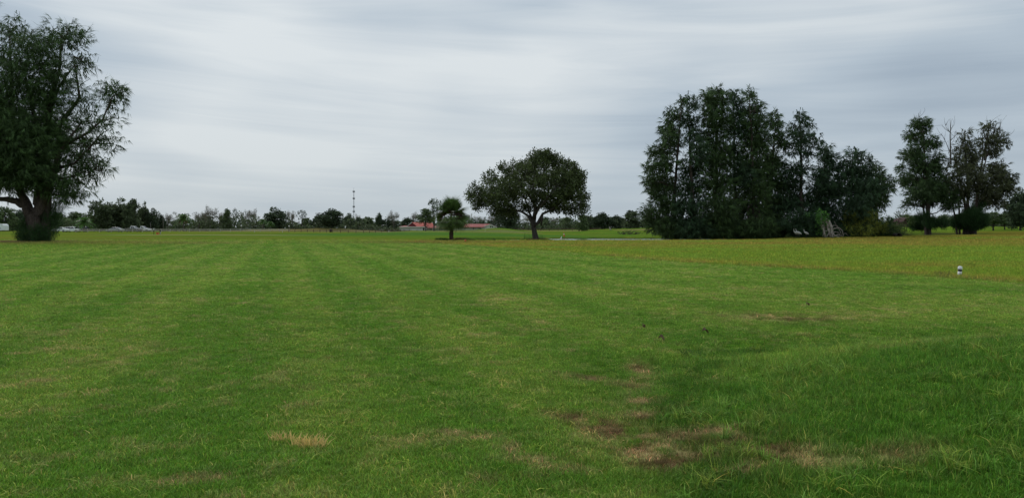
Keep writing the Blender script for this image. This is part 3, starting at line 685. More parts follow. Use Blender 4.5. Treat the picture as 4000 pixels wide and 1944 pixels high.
# ------------------------------------------------------------------ the big casuarina at the left edge
def big_left_tree():
    r = np.random.default_rng(21); D = 87.0
    bx, by = px(152, D), D; bz = tz(bx, by); base = (bx, by, bz)
    bl = [(245, 140, 85, 55), (285, 225, 48, 70), (190, 220, 85, 75), (120, 175, 55, 30, 0, .6), (15, 110, 42, 85), (-80, 180, 130, 170), (60, 270, 120, 80, 0, .7), (240, 300, 80, 70), (300, 400, 55, 70, 0, .7),
          (-110, 430, 190, 200, 1.5), (-110, 430, 150, 160, -3), (70, 430, 130, 110, -1), (180, 480, 110, 110), (60, 520, 140, 110, 2), (440, 345, 55, 26, 0, .8), (415, 390, 55, 35, 1, .55), (478, 372, 24, 24, 0, .8), (432, 450, 42, 42, 1, .5),
          (350, 470, 60, 50, 0, .6), (330, 560, 70, 70, 0, .7), (425, 540, 45, 45, 0, .45), (380, 640, 55, 50, 0, .55), (440, 560, 25, 40, 0, .4), (320, 640, 70, 55, 1, .7), (-50, 640, 190, 130, 1), (-60, 620, 150, 110, -3), (100, 620, 130, 110, -2),
          (230, 610, 100, 100, 1), (225, 710, 100, 62, -1), (310, 735, 60, 38, 0, .8), (350, 690, 50, 45, 0, .6), (150, 700, 90, 40, 1.5), (20, 690, 90, 45, 1), (400, 680, 35, 25, 0, .4), (290, 770, 30, 25, 0, .7), (190, 770, 45, 35, 1.5, .6), (130, 330, 120, 110, -2.5), (170, 560, 110, 120, -3), (90, 560, 120, 110, -3.2), (200, 400, 90, 80, -1.5), (150, 690, 110, 50, -2.5), (250, 480, 60, 60, -1, .7)]
    blobs = B((0, 0, 1), bl, D, .9, r)
    o = thing('casuarina_tree', 'huge feathery casuarina cut by the left edge, with a thick forked brown trunk', 'tree', base)
    L_ = lambda p, q, dy=0.0: Vector((px(p, D) - bx, dy, pz(q, D) - bz))
    tr = MB()
    def stem(pts, rad, n=12): 
        rad = [v * .88 for v in rad]
        q = [L_(*p) for p in pts]; q2 = []; r2 = []
        for i in range(len(q) - 1):
            for s in range(3):
                u = s / 3; q2.append(q[i].lerp(q[i + 1], u) + Vector(r.normal(0, .035, 3))); r2.append((rad[i] + (rad[i + 1] - rad[i]) * u) * (1 + .05 * r.normal()))
        q2.append(q[-1]); r2.append(rad[-1]); return q2, r2
    stems = [([(145, 950), (150, 900), (140, 860), (150, 800), (160, 720), (175, 600), (190, 420), (235, 250), (240, 130)], [1.25, 1.0, .95, .72, .62, .5, .36, .2, .06]),
             ([(125, 950, .3), (130, 900, .3), (112, 850, .4), (95, 800, .5), (60, 740, .8), (40, 600, 1), (20, 400, 1.2), (15, 120, 1)], [.9, .8, .72, .6, .42, .36, .26, .07]),
             ([(160, 950, .2), (172, 880, .2), (175, 820, .3), (178, 760, .4), (205, 640, .8), (215, 480, 1), (300, 380, .5), (285, 220, .2)], [.85, .7, .6, .5, .4, .3, .18, .05]),
             ([(150, 900, -.5), (158, 830, -.5), (190, 760, -.6), (215, 700, -.8), (250, 600, -1), (330, 480, -.6)], [.7, .55, .4, .3, .22, .1])]
    tops = []
    for p, ra in stems:
        q, r2 = stem(p, ra); tr.tube(q, r2, 12); tops += q[6:]
    tr.build('trunk', M['bark_pine'], o, True)
    q, r2 = stem([(115, 850, .4), (85, 806, .5), (50, 786, .6), (0, 776, .6), (-80, 778, .5), (-190, 740, .5)], [.5, .46, .40, .34, .26, .12])
    mb = MB(); mb.tube(q, r2, 10); mb.build('limb', M['bark_pine'], o, True); tops += q[8:]
    lb = MB()
    for pts, ra in (([(200, 560), (270, 560), (340, 520), (400, 470), (440, 380), (478, 352)], [.22, .2, .16, .12, .08, .03]), ([(210, 660), (290, 640), (350, 580), (390, 530), (430, 500)], [.2, .16, .12, .08, .03]),
                    ([(190, 470), (230, 340), (275, 280), (300, 240)], [.2, .15, .1, .04]), ([(220, 700), (280, 690), (330, 670), (395, 660)], [.16, .12, .08, .03]), ([(150, 500), (120, 400), (100, 300), (80, 230), (60, 190)], [.3, .22, .16, .1, .03]),
                    ([(180, 200), (150, 180), (120, 165)], [.1, .06, .02]), ([(285, 320), (320, 330), (355, 305)], [.06, .04, .015]), ([(240, 200), (260, 130), (262, 90)], [.08, .05, .015])):
        q, r2 = stem(pts, ra); lb.tube(q, r2, 7); tops += q
    bl_ = local(blobs, base); A = np.array([list(t) for t in tops])
    for b in bl_:
        c = np.array(b[:3]); i = int(np.argmin(((A - c) ** 2).sum(1) + np.maximum(A[:, 2] - c[2], 0) * 4)); ps = limb(lb, A[i], c, .12, .04, r, .03, .08)
        for _ in range(6):
            d = unit(r.normal(size=(1, 3)))[0]; limb(lb, list(ps[int(r.integers(1, 5))]), c + d * np.array(b[3:6]) * .95, .04, .012, r, .05, .12, 4, 4)
    lb.build('branches', M['bark_pine'], o, True)
    V, Fc, sh = casuarina_crown(bl_, 12, r, .75, .044, 16, .45, .9)
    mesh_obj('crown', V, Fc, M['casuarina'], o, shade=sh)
    # shoots round the foot of the trunk
    sb = local(B((0, 0, 1), [(92, 895, 15, 50, .3), (186, 880, 20, 62, .6), (84, 922, 10, 22, -.4), (175, 915, 22, 34, -1.4), (118, 925, 16, 24, -1.2), (202, 925, 10, 24, -.8), (200, 840, 18, 50, 1.2, .6)], D, 1.2, r), base)
    V, Fc, sh = sucker_crown(sb, 60, r)
    mesh_obj('shoots', V, Fc, M['sucker'], o, shade=sh)
def sucker_crown(blobs, dens, r, wd=.032, ln=.5):
    C, O = blob_points(blobs, dens, r, .5); n = len(C); npn = 10; m = n * npn
    base = (C[:, None, :] + r.normal(0, .18, (n, npn, 3))).reshape(-1, 3)
    d = unit(np.repeat(O, npn, 0) * np.array([.35, .35, .1]) + r.normal(0, .28, (m, 3)) + np.array([0, 0, .8])); s = unit(np.cross(d, r.normal(size=(m, 3))))
    V = tri_cloud(base, d, s, ln * r.uniform(.4, 1.1, m), wd * r.uniform(.6, 1.4, m)); V[:, 2] = np.maximum(V[:, 2], -.1)
    return V, np.arange(m * 3).reshape(-1, 3), np.repeat(np.repeat(r.uniform(.6, 1.5, n), npn), 3)
big_left_tree()

# ------------------------------------------------------------------ live oak by the pond
def oak():
    r = np.random.default_rng(31); D = 115.0; crop = (1780, 560, 2.98)
    bl = [(950, 160, 110, 75), (1080, 200, 110, 80), (690, 280, 120, 80), (570, 290, 70, 70), (830, 280, 130, 100), (1230, 290, 120, 90), (1390, 340, 70, 70), (400, 400, 90, 75), (1450, 470, 80, 110), (240, 560, 90, 90), (620, 460, 170, 120),
          (900, 400, 140, 90, 2, .8), (1120, 420, 150, 110), (1310, 520, 160, 140), (1490, 640, 70, 110), (330, 640, 120, 110), (500, 640, 150, 120), (260, 720, 70, 60), (700, 640, 120, 100), (1000, 640, 140, 80), (1250, 680, 150, 90),
          (1450, 770, 90, 70), (600, 790, 120, 60), (830, 740, 90, 50, 2), (1080, 730, 90, 40, 2), (450, 790, 80, 50), (180, 640, 40, 60), (1180, 190, 80, 60), (1320, 290, 90, 70), (1420, 400, 90, 80), (1050, 130, 90, 45), (960, 260, 120, 80, -1.5), (1330, 430, 120, 90, -2), (1180, 770, 80, 40), (1330, 790, 70, 45), (820, 560, 90, 60, 3, .5), (700, 830, 60, 30, 1, .6)]
    blobs = B(crop, bl, D, 1.3, r)
    for t in ((800, 450, 230, 180, -4.5), (1150, 480, 220, 170, -4.5), (500, 560, 200, 130, -3), (1300, 600, 180, 130, -3), (850, 480, 240, 180, 5), (1200, 500, 200, 170, 5), (450, 580, 180, 120, 4)):
        blobs += B(crop, [t + (.6,)], D, .6)
    bx = px(2093, D); bz = tz(bx, D); base = (bx, D, bz)
    o = thing('oak_tree', 'broad round crowned oak standing alone at the edge of the pond', 'tree', base)
    P_ = lambda X, Y, dy=0.0: Vector((px(crop[0] + X / crop[2], D) - bx, dy, pz(crop[1] + Y / crop[2], D) - bz))
    tr = MB(); tr.tube([P_(932, 1125), P_(930, 1100), P_(918, 1040), P_(905, 960), P_(915, 860), P_(925, 780), P_(915, 700), P_(905, 560), P_(900, 430), P_(940, 280)], [.62, .50, .40, .36, .32, .26, .21, .17, .12, .04], 12)
    tr.build('trunk', M['bark_oak'], o, True)
    lb = MB(); tops = []
    for pts, ra in (([(908, 980), (880, 900), (840, 840), (760, 790), (690, 780), (600, 700), (480, 600), (330, 560)], [.27, .24, .2, .17, .15, .12, .09, .03]),
                    ([(910, 960, -.4), (960, 920, -.6), (990, 860, -.8), (1010, 820, -1), (1080, 790, -1), (1160, 740, -1), (1280, 640, -1), (1420, 560, -.5)], [.26, .25, .22, .2, .17, .14, .1, .03]),
                    ([(920, 800, .2), (1000, 680, .8), (1080, 560, 1.2), (1150, 420, 1.4), (1200, 300, 1)], [.2, .17, .13, .1, .03]), ([(915, 720, -.2), (850, 600, -1), (760, 480, -1.6), (690, 340, -2)], [.17, .14, .1, .03]),
                    ([(900, 900, .5), (850, 780, 1.8), (820, 650, 3), (700, 500, 4)], [.2, .16, .12, .04]), ([(905, 880, -.5), (960, 760, -2), (1060, 640, -3.5), (1150, 520, -4)], [.2, .16, .12, .04]), ([(1010, 820, -.8), (1000, 900, -1), (990, 960, -.8)], [.14, .16, .1])):
        q = [P_(*p) for p in pts]; lb.tube(q, ra, 7); tops += q[2:]
    bl_ = local(blobs, base); A = np.array([list(t) for t in tops])
    for b in bl_:
        c = np.array(b[:3]); i = int(np.argmin(((A - c) ** 2).sum(1))); ps = limb(lb, A[i], c, .09, .035, r, .03, .1)
        for _ in range(6):
            d = unit(r.normal(size=(1, 3)))[0]; limb(lb, list(ps[int(r.integers(1, 5))]), c + d * np.array(b[3:6]) * .95, .035, .012, r, .05, .12, 3, 4)
    lb.build('branches', M['bark_oak'], o, True)
    V, Fc, sh = leaf_crown(bl_, 13, r, .28, .16, 12, .36, .40, .1, .55)
    mesh_obj('crown', V, Fc, M['oak'], o, shade=sh)
oak()

# ------------------------------------------------------------------ the dark casuarina clump
CL = (2480, 320, 1.897)
def clump():
    r = np.random.default_rng(41)
    specs = [
     ('casuarina of the dark clump nearest the pond, its boughs spreading left over the bank', 290, 113, 'casuarina', [(330, 160, 25, 35), (265, 235, 35, 50), (330, 240, 45, 60), (270, 330, 65, 70), (225, 420, 60, 60), (290, 440, 70, 80), (190, 520, 80, 50), (110, 530, 28, 20), (115, 640, 60, 45), (200, 620, 90, 70), (100, 730, 40, 35), (180, 740, 90, 80), (260, 760, 90, 90), (140, 830, 40, 40), (230, 900, 110, 110), (130, 960, 50, 40), (180, 1040, 90, 80), (260, 1080, 110, 70), (95, 950, 22, 30)]),
     ('slim casuarina with a pointed top at the left shoulder of the dark clump', 425, 110, 'casuarina_b', [(408, 110, 28, 35), (410, 185, 36, 55), (425, 290, 52, 70), (440, 400, 55, 70), (425, 520, 75, 90), (440, 640, 80, 90), (430, 780, 95, 90), (400, 920, 110, 90), (420, 1050, 120, 90)]),
     ('tallest broad topped casuarina in the middle of the dark clump', 600, 111, 'casuarina', [(625, 60, 42, 34), (585, 85, 45, 45), (530, 120, 42, 45), (655, 120, 42, 60), (590, 170, 90, 70), (540, 270, 60, 90), (640, 280, 75, 100), (590, 420, 110, 110), (600, 580, 125, 120), (590, 760, 130, 120), (600, 940, 135, 110), (600, 1070, 130, 80)]),
     ('casuarina with a single narrow plume rising beside the tallest one', 745, 113, 'casuarina_b', [(755, 80, 28, 42), (738, 140, 40, 60), (740, 240, 50, 80), (750, 370, 75, 90), (740, 520, 90, 110), (750, 700, 100, 110), (760, 880, 110, 110), (750, 1050, 120, 90)]),
     ('casuarina with several rounded tufts on top, right of the narrow plume', 880, 111, 'casuarina', [(820, 105, 32, 38), (865, 110, 26, 32), (860, 190, 60, 60), (935, 150, 32, 32), (930, 220, 45, 60), (870, 310, 90, 90), (890, 450, 100, 100), (870, 620, 110, 110), (880, 800, 110, 110), (880, 960, 110, 100), (890, 1080, 110, 70)]),
     ('casuarina spreading to the right shoulder of the tall dark clump', 1000, 114, 'casuarina', [(1025, 255, 28, 24), (1000, 310, 45, 45), (1060, 335, 28, 28), (1040, 400, 55, 55), (970, 420, 65, 80), (1060, 460, 30, 40), (1000, 540, 60, 60), (960, 640, 80, 100), (1010, 760, 90, 100), (1000, 920, 110, 110), (1010, 1060, 110, 80)]),
     ('lone pointed casuarina spire to the right of the tall dark clump', 1235, 112, 'casuarina_b', [(1240, 215, 12, 30), (1244, 270, 36, 40), (1280, 320, 28, 30), (1215, 340, 45, 45), (1285, 400, 55, 55), (1215, 430, 60, 50), (1130, 450, 45, 35), (1335, 430, 22, 50), (1190, 500, 70, 40, 0, .6), (1290, 520, 45, 45, 0, .7), (1110, 590, 70, 60), (1220, 640, 70, 70, 0, .7), (1150, 720, 100, 90), (1230, 840, 100, 110), (1130, 900, 110, 120), (1170, 1040, 120, 90)]),
     ('short dense casuarina with a bristly top, first of the lower trees right of the spire', 1410, 113, 'casuarina_b', [(1440, 485, 38, 35), (1425, 550, 55, 60), (1460, 560, 35, 50), (1320, 690, 50, 45), (1430, 660, 70, 70), (1350, 790, 100, 80), (1440, 800, 90, 100), (1330, 920, 100, 100), (1430, 960, 100, 100), (1330, 1060, 90, 80)]),
     ('round casuarina between the bristly one and the last of the clump', 1600, 112, 'casuarina_b', [(1540, 590, 45, 30), (1630, 520, 32, 35), (1655, 560, 45, 40), (1725, 590, 26, 40), (1580, 660, 90, 70), (1690, 660, 65, 55), (1560, 780, 95, 90), (1670, 800, 100, 100), (1560, 920, 100, 90), (1680, 950, 110, 90), (1600, 1060, 110, 70)]),
     ('last casuarina of the clump, with loose boughs reaching right', 1790, 113, 'casuarina', [(1790, 620, 32, 30), (1800, 680, 50, 45), (1760, 740, 70, 60), (1860, 720, 36, 30, 0, .6), (1905, 760, 34, 30, 0, .5), (1840, 790, 60, 60), (1770, 850, 90, 80), (1850, 880, 50, 50), (1780, 960, 90, 70)]),
    ]
    for lab, tx, D, mat, bl in specs:
        blobs = B(CL, bl, D, 1.1, r) + B(CL, [(tx + q * 55, 1085 + 12 * (q % 2), 60, 66, -2.4 + .5 * q * q, 1.1) for q in (-1, 0, 1)], D, 1.0)
        X = px(CL[0] + tx / CL[2], D); bz = tz(X, D)
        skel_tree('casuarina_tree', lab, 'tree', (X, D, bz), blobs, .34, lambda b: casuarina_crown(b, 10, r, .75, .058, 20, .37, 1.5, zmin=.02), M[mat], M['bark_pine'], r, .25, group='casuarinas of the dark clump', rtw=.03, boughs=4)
clump()

# ------------------------------------------------------------------ casuarinas at the far right
CR = (3480, 420, 2.319)
def right_trees():
    r = np.random.default_rng(51); D = 135.0
    def dead(o_base, paths, o):
        mb = MB()
        for pts, ra in paths:
            q = [Vector((px(CR[0] + p[0] / CR[2], D) - o_base[0], (p[2] if len(p) > 2 else 0), pz(CR[1] + p[1] / CR[2], D) - o_base[2])) for p in pts]
            mb.tube(q, ra, 5)
            for i in range(1, len(q)):
                for _ in range(3):
                    d = Vector((r.normal(0, 1), r.normal(0, .7), r.uniform(.1, 1))); limb(mb, q[i].lerp(q[i - 1], r.uniform(0, 1)), q[i] + d * r.uniform(.5, 1.3), .035, .012, r, 0, .1, 3, 4)
        mb.build('dead_branches', M['twig'], o, False)
    def mk(lab, tx, bl, mat, tr_, stems, paths=None, suck=None, dens=3.6, gap=.40):
        blobs = B(CR, bl, D, 1.0, r); X = px(CR[0] + tx / CR[2], D); base = (X, D, tz(X, D))
        o = skel_tree('casuarina_tree', lab, 'tree', base, blobs, tr_, lambda b: casuarina_crown(b, dens * 3, r, .70, .058, 18, gap, 1.3), M[mat], M['bark_pine'], r, .18, stems, 'casuarinas at the far right', .03, boughs=4)
        if paths: dead(base, paths, o)
        if suck:
            V, Fc, sh = sucker_crown(local(B(CR, suck, D, 1.0, r), base), 34, r, .05, 1.25); mesh_obj('shoots', V, Fc, M['sucker'], o, shade=sh)
    mk('tall narrow casuarina on several leaning stems, left one of the pair at the far right', 335, [(260, 140, 70, 35), (200, 170, 45, 25), (320, 190, 45, 50), (255, 240, 75, 45), (300, 320, 80, 60), (190, 290, 30, 30, 0, .5), (160, 400, 40, 60), (380, 330, 20, 60), (270, 420, 110, 60), (400, 460, 35, 60), (200, 480, 60, 40), (300, 540, 120, 70), (105, 550, 32, 45), (120, 640, 35, 50, 0, .7), (420, 560, 45, 70), (250, 650, 110, 70), (370, 680, 110, 80), (200, 760, 70, 55), (330, 780, 130, 60), (160, 860, 40, 50), (240, 870, 30, 45), (470, 790, 80, 80), (490, 880, 60, 50), (400, 860, 60, 40), (260, 800, 80, 50), (420, 800, 70, 60), (300, 720, 90, 60)],
       'casuarina', .42, 4, [([(265, 160), (255, 100), (250, 50)], [.08, .06, .02])], [(275, 1060, 38, 50), (350, 1090, 70, 28), (405, 1060, 32, 45), (300, 1010, 34, 40), (345, 1060, 60, 45, -.9), (275, 990, 22, 30)], dens=4.6, gap=.34)
    mk('thin casuarina with a bare dead top between the two fuller trees', 610, [(460, 440, 40, 25, 0, .5), (530, 500, 60, 45, 0, .7), (590, 370, 25, 30, 0, .4), (600, 470, 45, 40, 0, .6), (530, 600, 80, 70), (480, 690, 50, 60), (560, 720, 90, 80), (600, 810, 60, 70)],
       'casuarina_o', .30, 2, [([(545, 520), (540, 400), (537, 250), (545, 112)], [.16, .13, .09, .03]), ([(538, 410), (500, 320), (470, 260), (445, 235)], [.07, .05, .04, .015]), ([(540, 300), (590, 250), (640, 225)], [.06, .04, .015]), ([(540, 230), (500, 180), (495, 150)], [.04, .03, .012])], dens=3.2, gap=.42)
    mk('middle casuarina of the right group, above a rounded bush of shoots', 690, [(670, 225, 50, 25, 0, .7), (650, 290, 45, 45, 0, .7), (715, 330, 60, 45, 0, .7), (660, 390, 70, 60), (740, 430, 60, 60), (650, 490, 90, 60), (720, 540, 80, 80), (640, 610, 100, 80), (720, 680, 90, 80), (650, 770, 100, 80), (600, 860, 50, 50)],
       'casuarina_o', .46, 3, None, [(700, 1020, 100, 75), (640, 1060, 65, 55), (780, 1030, 65, 75), (805, 930, 36, 50), (720, 970, 60, 50), (820, 890, 18, 24), (600, 1040, 30, 40), (700, 1050, 110, 60, -1.5)], dens=3.3, gap=.41)
    mk('widest casuarina at the far right, with two dead leader stems poking from its top', 740, [(890, 160, 70, 35, 0, .6), (840, 220, 40, 40, 0, .6), (950, 200, 50, 50, 0, .6), (870, 300, 80, 50, 0, .8), (980, 290, 70, 55, 0, .8), (1050, 330, 30, 45, 0, .7), (900, 390, 80, 50, 0, .8), (970, 400, 60, 45), (820, 470, 50, 40), (960, 530, 80, 40, 0, .8), (1040, 570, 50, 50), (880, 600, 100, 70), (1000, 640, 100, 55), (1080, 650, 35, 35), (1110, 730, 35, 30, 0, .7), (920, 720, 120, 70), (820, 740, 90, 70), (1030, 740, 70, 60), (960, 810, 100, 60), (850, 830, 70, 50), (1000, 870, 80, 50)],
       'casuarina_o', .5, 3, [([(850, 480), (870, 300), (905, 112)], [.2, .12, .03]), ([(960, 420), (978, 290), (998, 105)], [.10, .07, .03]), ([(1000, 300), (1040, 260), (1085, 242)], [.05, .03, .012])], dens=3.4, gap=.42)
right_trees()

# ------------------------------------------------------------------ bushes by the clump
def bush(name, label, crop, bl, D, mat, dens, leaf, wd, n_per=9, rad=.25, gap=.3, up=.3, stemcol='bark_oak'):
    r = np.random.default_rng(abs(hash(label)) % 1 + len(label) * 7)
    blobs = B(crop, bl, D, 1.0, r); X = np.average([b[0] for b in blobs]); Y = np.average([b[1] for b in blobs]); base = (X, Y, tz(X, Y))
    o = thing(name, label, 'bush', base); bl_ = local(blobs, base)
    mb = MB()
    for b in bl_: limb(mb, (b[0] * .3, b[1] * .3, -.1), b[:3], .05, .015, r, .05, .1, 4, 5)
    mb.build('stems', M[stemcol], o, True)
    V, Fc, sh = leaf_crown(bl_, dens, r, leaf, wd, n_per, rad, gap, up, 1.0); V[:, 2] = np.maximum(V[:, 2], -.05)
    mesh_obj('foliage', V, Fc, M[mat], o, shade=sh); return o
bush('leafy_bush', 'bright green broad leaved bush beside the grey upturned roots', CL, [(1260, 1050, 45, 50), (1310, 1010, 45, 50), (1350, 1000, 30, 40), (1280, 1110, 60, 40), (1340, 1090, 40, 55), (1250, 1000, 20, 25)], 108.5, 'bush_green', 16, .26, .17, 8, .18, .3)
bush('leafy_bush', 'wide yellow green bush with bright new tips under the casuarinas', CL, [(1640, 950, 45, 30), (1580, 980, 50, 35), (1700, 985, 60, 40), (1600, 1040, 80, 60), (1700, 1060, 80, 60), (1780, 1040, 60, 50), (1810, 1080, 60, 50), (1600, 1100, 90, 45), (1750, 1110, 90, 40)], 109.5, 'bush_yellow', 12, .15, .09, 11, .22, .34, .6)
bush('leafy_bush', 'loose olive green bush closing the right end of the dark clump', CL, [(1900, 970, 40, 30), (1880, 1020, 60, 45), (1940, 1020, 45, 50), (1900, 1090, 70, 45), (1960, 1090, 40, 45)], 110, 'bush_olive', 11, .16, .08, 10, .25, .36, .5)

# ------------------------------------------------------------------ upturned grey roots
def root_stump():
    r = np.random.default_rng(61); D = 105.6
    bx = px(CL[0] + 1440 / CL[2], D); bz = tz(bx, D); o = thing('upturned_roots', 'bleached grey upturned tree roots leaning at the foot of the casuarinas', 'dead tree', (bx, D, bz))
    P_ = lambda X, Y, dy=0.0: Vector((px(CL[0] + X / CL[2], D) - bx, dy, pz(CL[1] + Y / CL[2], D) - bz))
    mb = MB()
    for k in range(16):
        a = r.uniform(-1, 1); b = r.uniform(-1, 1)
        mb.tube([P_(1442 + a * 40, 1150, b * .5), P_(1434 + a * 40, 1110 + r.normal() * 6, b * .5), P_(1422 + a * 42, 1070, b * .4), P_(1412 + a * 34 + r.normal() * 4, 1030, b * .35), P_(1395 + a * 22, 1000 + abs(r.normal()) * 14, b * .3)], [.17, .14, .15, .12, .05], 6)
    mb.build('trunk', M['driftwood'], o, True)
    for pts, ra in (([(1400, 1020), (1380, 1005), (1368, 1000)], [.09, .06, .03]), ([(1395, 1015, .2), (1385, 990, .2), (1386, 978, .2)], [.09, .06, .02]), ([(1440, 1090, -.2), (1452, 1120, -.5), (1466, 1140, -.8), (1490, 1148, -1.1)], [.10, .09, .08, .05]),
                    ([(1450, 1100, -.2), (1470, 1085, -.4), (1500, 1080, -.6), (1520, 1100, -.7), (1528, 1142, -.8)], [.06, .06, .05, .05, .04]), ([(1455, 1120, 0), (1480, 1110, -.2), (1505, 1115, -.3), (1512, 1146, -.4)], [.05, .05, .045, .035]),
                    ([(1450, 1085, .3), (1480, 1062, .3), (1505, 1065, .3), (1530, 1110, .3), (1538, 1145, .2)], [.045, .045, .04, .035, .03]), ([(1420, 1100, -.4), (1395, 1105, -.6), (1382, 1125, -.7), (1375, 1148, -.7)], [.06, .05, .045, .03]),
                    ([(1460, 1140, -.5), (1490, 1130, -.7), (1530, 1146, -.8)], [.06, .05, .03]), ([(1535, 1130, 0), (1560, 1118, 0), (1582, 1142, 0)], [.03, .03, .025]), ([(1440, 1110, -.6), (1444, 1135, -.9), (1443, 1155, -1.1)], [.08, .06, .04]),
                    ([(1425, 1120, -.5), (1410, 1140, -.7), (1400, 1152, -.8)], [.07, .05, .03]), ([(1500, 1080, .2), (1492, 1050, .2), (1478, 1030, .1)], [.03, .025, .012])):
        m2 = MB(); m2.tube([P_(*p) for p in pts], ra, 6); m2.build('root', M['driftwood'], o, True)
root_stump()

# culvert pipe
def culvert():
    D = 107.5; x = px(3503, D); z = tz(x, D)
    o = thing('drain_pipe', 'short dark pipe end lying in the grass right of the bushes', 'pipe', (x, D, z), .25)
    mb = MB(); n = 18; ro, ri, ln = .30, .22, .9; c = .18
    V = []
    for y in (-ln / 2, ln / 2):
        for rr in (ro * 1.25, ri * 1.25): V += [(rr * math.cos(2 * PI * j / n) * 1.25, y, c + rr * .8 * math.sin(2 * PI * j / n)) for j in range(n)]
    Fq = []
    for j in range(n):
        k = (j + 1) % n
        Fq += [(j, k, 2 * n + k, 2 * n + j), (n + k, n + j, 3 * n + j, 3 * n + k), (j, n + j, n + k, k), (2 * n + k, 3 * n + k, 3 * n + j, 2 * n + j)]
    mb.add(V, Fq); mb.build('pipe_wall', M['bin'], o, True)
    m2 = MB(); m2.add([(ri * 1.2 * math.cos(2 * PI * j / n) * 1.25, .3, c + ri * 1.2 * .8 * math.sin(2 * PI * j / n)) for j in range(n)], [tuple(range(n))]); m2.build('dark_bore_disc', M['black'], o)  # black disc across the bore stands in for the darkness inside
culvert()

# ------------------------------------------------------------------ cranes
def crane(label, p, D, rz, s=1.0):
    x = px(p, D); o = thing('crane', label, 'bird', (x, D, tz(x, D)), rz, 'sandhill cranes by the clump'); o.scale = (s, s, s)
    # skeleton, bird faces -X
    V = [(0.02, 0, .74), (-.10, 0, .80), (-.20, 0, .86), (-.26, 0, .98), (-.27, 0, 1.10), (-.30, 0, 1.19), (-.34, 0, 1.21), (.14, 0, .69), (.26, 0, .62), (.36, 0, .52), (.42, 0, .42),
         (.05, .055, .60), (.03, .06, .42), (.05, .06, .20), (.04, .06, .02), (-.05, .06, .01), (.05, -.055, .60), (.07, -.06, .42), (.10, -.06, .20), (.09, -.06, .02), (0, -.06, .01)]
    E = [(0, 1), (1, 2), (2, 3), (3, 4), (4, 5), (5, 6), (0, 7), (7, 8), (8, 9), (9, 10), (0, 11), (11, 12), (12, 13), (13, 14), (14, 15), (0, 16), (16, 17), (17, 18), (18, 19), (19, 20)]
    rad = [.145, .13, .075, .045, .036, .045, .034, .15, .13, .095, .05, .05, .02, .016, .016, .010, .05, .02, .016, .016, .010]
    me = bpy.data.meshes.new('body'); me.from_pydata(V, E, []); bo = bpy.data.objects.new('body', me); COL.objects.link(bo); bo.parent = o
    md = bo.modifiers.new('skin', 'SKIN'); me.skin_vertices[0].data[0].use_root = True
    for i, q in enumerate(rad): me.skin_vertices[0].data[i].radius = (q, q)
    ssu = bo.modifiers.new('smooth', 'SUBSURF'); ssu.levels = 2; ssu.render_levels = 2
    if 'crane_feathers' not in M:
        m, t, b = new_mat('crane_feathers'); tcn = N(t, "ShaderNodeTexCoord"); sp = N(t, "ShaderNodeSeparateXYZ"); L(t, tcn.outputs['Object'], sp.inputs[0])
        rp = N(t, "ShaderNodeValToRGB"); L(t, sp.outputs[2], rp.inputs[0]); rp.color_ramp.elements[0].position = .50; rp.color_ramp.elements[0].color = (.05, .045, .04, 1)
        rp.color_ramp.elements[1].position = .56; rp.color_ramp.elements[1].color = (.50, .48, .44, 1)
        n = N(t, "ShaderNodeTexNoise"); n.inputs['Scale'].default_value = 16; L(t, tcn.outputs['Object'], n.inputs['Vector'])
        v = N(t, "ShaderNodeVectorMath", operation='SCALE'); L(t, rp.outputs[0], v.inputs[0]); L(t, MATH(t, 'MULTIPLY_ADD', n.outputs['Fac'], .8, .6), v.inputs['Scale'])
        L(t, v.outputs[0], b.inputs['Base Color']); b.inputs['Roughness'].default_value = .85; M['crane_feathers'] = m
    me.materials.append(M['crane_feathers'])
    b2 = MB(); b2.tube([(-.35, 0, 1.21), (-.41, 0, 1.195), (-.48, 0, 1.17)], [.018, .013, .004], 6); b2.build('beak', M['bin'], o, True)
    cr = MB(); cr.tube([(-.365, 0, 1.225), (-.33, 0, 1.250), (-.29, 0, 1.235)], [.008, .018, .008], 6); cr.build('crown_patch', M['maroon'], o, True)
    for yy in (.125, -.125):
        wg = MB(); wg.tube([(-.08, yy * .9, .80), (.06, yy * 1.15, .76), (.22, yy * 1.05, .66), (.36, yy * .7, .52), (.42, yy * .4, .44)], [.03, .07, .07, .05, .015], 8); wg.build('wing', M['crane_feathers'], o, True)
crane('leftmost of the three pale grey cranes, its head just behind its neighbour', 3108, 105.4, .15, 1.03)
crane('middle pale grey crane, bigger bodied and overlapping the leftmost one', 3118, 104.2, -.1, 1.06)
crane('pale grey crane standing apart on the right, nearest the green bush', 3148, 104.6, .05, .98)

